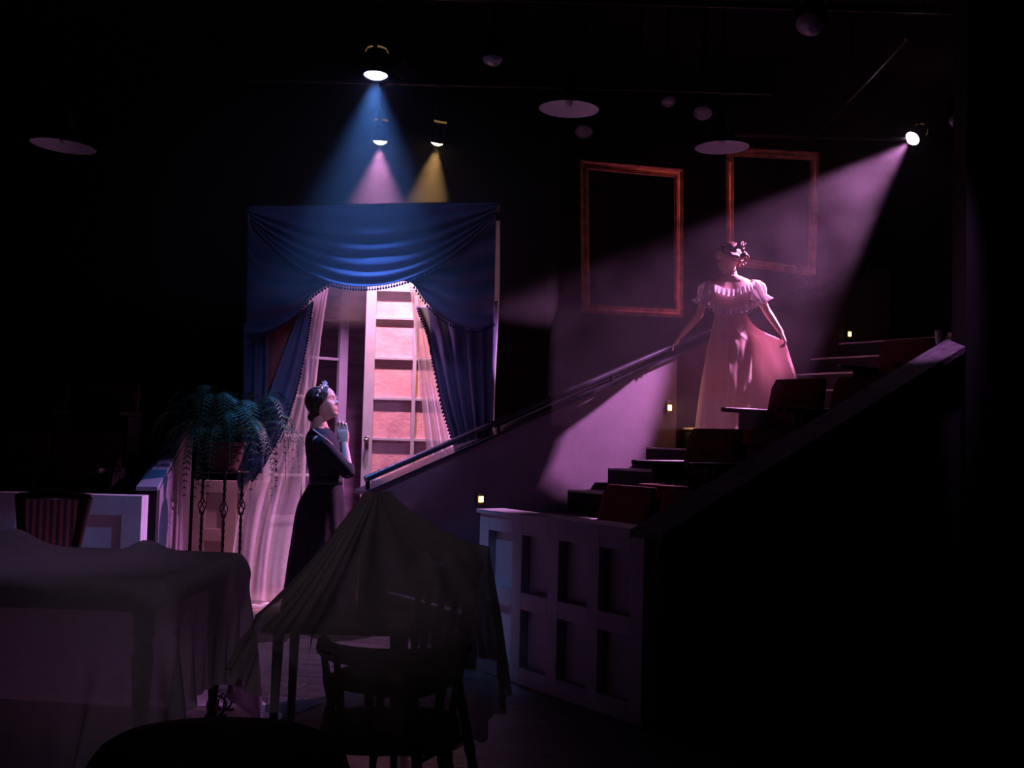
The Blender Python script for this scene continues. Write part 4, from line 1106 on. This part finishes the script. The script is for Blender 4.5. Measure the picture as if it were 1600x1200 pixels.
# hair
hr1 = MB(); hp = lambda x, y, z: hc + RH @ Vector((x, y, z))
hr1.ball(hp(-.030, 0, .022), (.094, .086, .104), 24, 18, RH)
hr1.ball(hp(.010, 0, .055), (.076, .076, .064), 20, 14, RH)
hr1.ball(hp(-.055, 0, -.058), (.052, .062, .050), 18, 12, RH)
hr1.ball(hp(-.092, 0, -.075), (.040, .048, .036), 18, 12, RH)
for sy in (-1, 1):
    hr1.tube([hp(.055, sy*.060, .055), hp(.020, sy*.080, .02), hp(-.03, sy*.083, -.02), hp(-.075, sy*.05, -.055)], [.020,.024,.028,.022], 12, round_end=True)
obj('hair', hr1, M_HAIR, w1, remesh=.005)
tr2 = MB()
for i in range(9):
    a = -PI/2 + PI*i/8; y = math.sin(a)*.083; base = hp(.045*math.cos(a)*1.0 + .000, y, .050 + .062*math.cos(a))
    outv = (RH @ Vector((.20, math.sin(a), math.cos(a)))).normalized()
    tr2.ball(base, .010, 8, 6)
    tr2.tube([base, base + outv*.022, base + outv*(.040)], [.008,.007,.002], 8); tr2.ball(base + outv*.030 + Vector((.005,0,0)), .006, 8, 6)
tr2.tube([hp(.045*math.cos(a), math.sin(a)*.083, .050 + .062*math.cos(a)) for a in [-PI/2 + PI*i/20 for i in range(21)]], .005, 6)
obj('hair_ornament', tr2, M_PEARL, w1)
for sy in (-1, 1):
    ft = P1(498, 958, sy*.10); ft.z = .035
    obj('shoe', MB().tube([ft + Vector((-.03,0,-.005)), ft + Vector((.05, 0, -.005)), ft + Vector((.16, 0, -.012))], [.038,.038,.020], 14, .85, round_end=True), M_LEATH, w1)

# ---------------- woman in the pale gown on the stairs
Y2 = 9.13
sg = s_for(1148, 2.6)
P2 = lambda px, py, dy=0: at(px, py, Y2 + dy)
ft2 = P2(1148, 690); 
w2 = thing('person', 'woman in a pale pink-lit empire gown on the stairs holding out her skirt', 'person', ft2)
b = MB()
hc2 = P2(1137, 404)
RH2 = Matrix.Rotation(math.radians(-155), 3, 'Z') @ Matrix.Rotation(math.radians(14), 3, 'Y')
head(b, hc2, RH2, 1.10)
b.tube([P2(1139, 412), P2(1141, 424), P2(1143, 434), P2(1143, 445)], [.052, .050, .056, .09], 18)
b.loft(torso_rings(P2, [(1143,430,11,.06),(1143,437,28,.075),(1143,447,36,.095),(1142,462,32,.115),(1141,485,25,.10),(1143,512,25,.10),(1146,540,32,.125),(1147,560,32,.13)]))
for sx in (-1, 1):
    fx = 1146 + sx*14
    b.tube([P2(1146+sx*13, 552), P2(1146+sx*14, 615), P2(1146+sx*14, 622), P2(fx, 680)], [.085,.058,.056,.038], 14, round_end=True)
    f0_ = P2(fx, 684); b.tube([f0_, f0_ + Vector((0,-.07,-.02)), f0_ + Vector((0,-.15,-.03))], [.033,.03,.02], 12, .8, round_end=True)
# viewer-left arm to the rail, viewer-right arm to the skirt
sL, eL, wL = P2(1110, 446), P2(1092, 492, .10), P2(1064, 525, .24)
b.tube([sL, sL.lerp(eL,.5), eL], [.046,.040,.034], 14, round_end=True); b.tube([eL, eL.lerp(wL,.3), wL], [.034,.033,.021], 14, round_end=True)
hand(b, wL, P2(1049, 540, .27) - wL, Vector((.1, .2, -1)), -1, .35, .95)
sR, eR, wR = P2(1177, 445), P2(1198, 486, .02), P2(1221, 520, -.06)
b.tube([sR, sR.lerp(eR,.5), eR], [.046,.040,.034], 14, round_end=True); b.tube([eR, eR.lerp(wR,.3), wR], [.034,.033,.021], 14, round_end=True)
hand(b, wR, P2(1230, 540, -.08) - wR, Vector((-.9, .3, -.2)), 1, .75, .95)
obj('body', b, M_SKIN, w2, remesh=.0038)
# gown skirt with the wing held out
lev = [(484,1119,1164,.115),(495,1116,1168,.13),(508,1113,1178,.15),(518,1111,1190,.16),(526,1109,1210,.17),(533,1107,1227,.18),(545,1104,1231,.19),(565,1101,1237,.21),(590,1096,1245,.25),(612,1093,1250,.28),(640,1090,1247,.31),(665,1087,1240,.33),(690,1085,1232,.35)]
rings = []; NR = 96
for li_, (y, xl, xr, dd) in enumerate(lev):
    k = max(0, (y-490)/200); body_r = min(xr, 1168 + 30*k + 4); ring = []
    cxm = (xl + xr)/2; hwm = (xr - xl)/2
    for j in range(NR):
        a = 2*PI*j/NR; x = cxm + math.cos(a)*hwm
        h = dd*math.sqrt(max(0, 1 - ((x - (xl+body_r)/2)/((body_r-xl)/2+.01))**2)) if x < (xl+body_r)/2 else dd*max(.10, math.exp(-(((x - (xl+body_r)/2)/((body_r-xl)/2))**2)*.9))
        h *= min(1, abs(math.sin(a))*2.6)
        sgn = 1 if math.sin(a) >= 0 else -1
        fold = .028*k*math.sin(x*.23*(1 - .25*k) + 1.1 + (0.8 if sgn > 0 else 0)) + .016*k*math.sin(x*.55 + 2*k)
        yy = sgn*h + fold*min(1, abs(math.sin(a))*3)
        wig = 1.5*k*math.sin(a*9 + y*.02)
        ybot = y + (-14*max(0, (x-1150)/100)*k*k if x > 1150 else 0)
        ring.append(P2(x + wig, ybot, yy - .06*max(0,(x-1190)/60)))
    rings.append(ring)
obj('gown_skirt', MB().loft(rings, cap=False), M_GOWN, w2, angle=180, sub=1)
bod = torso_rings(P2, [(1143,441,31,.095),(1143,448,34.5,.115),(1142,458,33,.135),(1141,467,31,.145),(1141,476,27,.13),(1141,486,23.5,.118)], 48, .9)
obj('bodice', MB().loft(bod, cap=False), M_GOWN, w2, angle=180, sub=1)
# lace ruffles: neckline bertha, puff sleeves
def ruffle(path, drop, amp, n=90, wav=26, out=None):
    c = resample(path, n); rows = []
    for r_ in range(5):
        t = r_/4; row = []
        for i, p in enumerate(c):
            o_ = (p - out).normalized() if out is not None else Vector((0,-1,0)); o_.z = 0
            row.append(p + Vector((0,0,-drop*t)) + o_*(.012 + t*.02 + amp*t*math.sin(wav*i/n*2*PI*.5)))
        rows.append(row)
    return rows
ctr2 = P2(1143, 445)
obj('lace_collar', MB().grid(ruffle([P2(1110,438,-.05), P2(1122,446,-.12), P2(1143,452,-.15), P2(1163,446,-.12), P2(1177,438,-.05)], .06, .008, out=ctr2)), M_LACE, w2, angle=180)
for (s0, e0_, lab) in ((sL, eL, -1), (sR, eR, 1)):
    dv = (e0_ - s0).normalized(); x_, y_, _ = frame_of(dv); rings = []
    for t, r_ in ((-.03,.035),(-.005,.066),(.04,.084),(.08,.080),(.115,.064),(.125,.058),(.155,.074),(.175,.088)):
        ring = []
        for i in range(60):
            a = 2*PI*i/60; w_ = 1 + (.07 if t < .12 else .14)*math.sin(a*(11 if t < .12 else 15)) * (0 if t < 0 else 1)
            ring.append(s0 + dv*t + (x_*math.cos(a) + y_*math.sin(a))*r_*w_)
        rings.append(ring)
    obj('puff_sleeve', MB().loft(rings, cap=False), M_LACE, w2, angle=180)
obj('bust_ruffle', MB().grid(ruffle([P2(1118,476,-.06), P2(1128,480,-.12), P2(1143,481,-.14), P2(1158,478,-.12), P2(1170,472,-.04), P2(1172,470,.04)], .055, .012, out=P2(1141,480))), M_LACE, w2, angle=180)
# hair: swept-up curls
hb = MB(); hq = lambda x, y, z: hc2 + RH2 @ Vector((x, y, z))
hb.ball(hq(-.038, 0, .034), (.100, .094, .104), 24, 18, RH2)
hb.ball(hq(.020, 0, .062), (.070, .074, .055), 20, 14, RH2)
rnd = random.Random(4)
for i in range(64):
    a = rnd.uniform(0, 2*PI); e = rnd.uniform(-.2, 1.2)
    c = hq(-.100 + rnd.uniform(-.035,.030), rnd.uniform(-.085,.085), rnd.uniform(-.07,.105))
    r0_ = rnd.uniform(.011,.019); ax_ = Vector((rnd.uniform(-1,1), rnd.uniform(-1,1), rnd.uniform(-.6,.6))).normalized(); x_, y_, d_ = frame_of(ax_)
    hb.tube([c + (x_*math.cos(t) + y_*math.sin(t))*r0_ + d_*.006*t for t in [j*.5 for j in range(16)]], [.009]*15 + [.004], 8)
for sy in (-1, 1):
    hb.tube([hq(.065, sy*.055, .060), hq(.03, sy*.080, .03), hq(-.03, sy*.085, .0), hq(-.08, sy*.04, .0)], [.018,.022,.026,.022], 12, round_end=True)
obj('hair', hb, M_AUBURN, w2, remesh=.005)
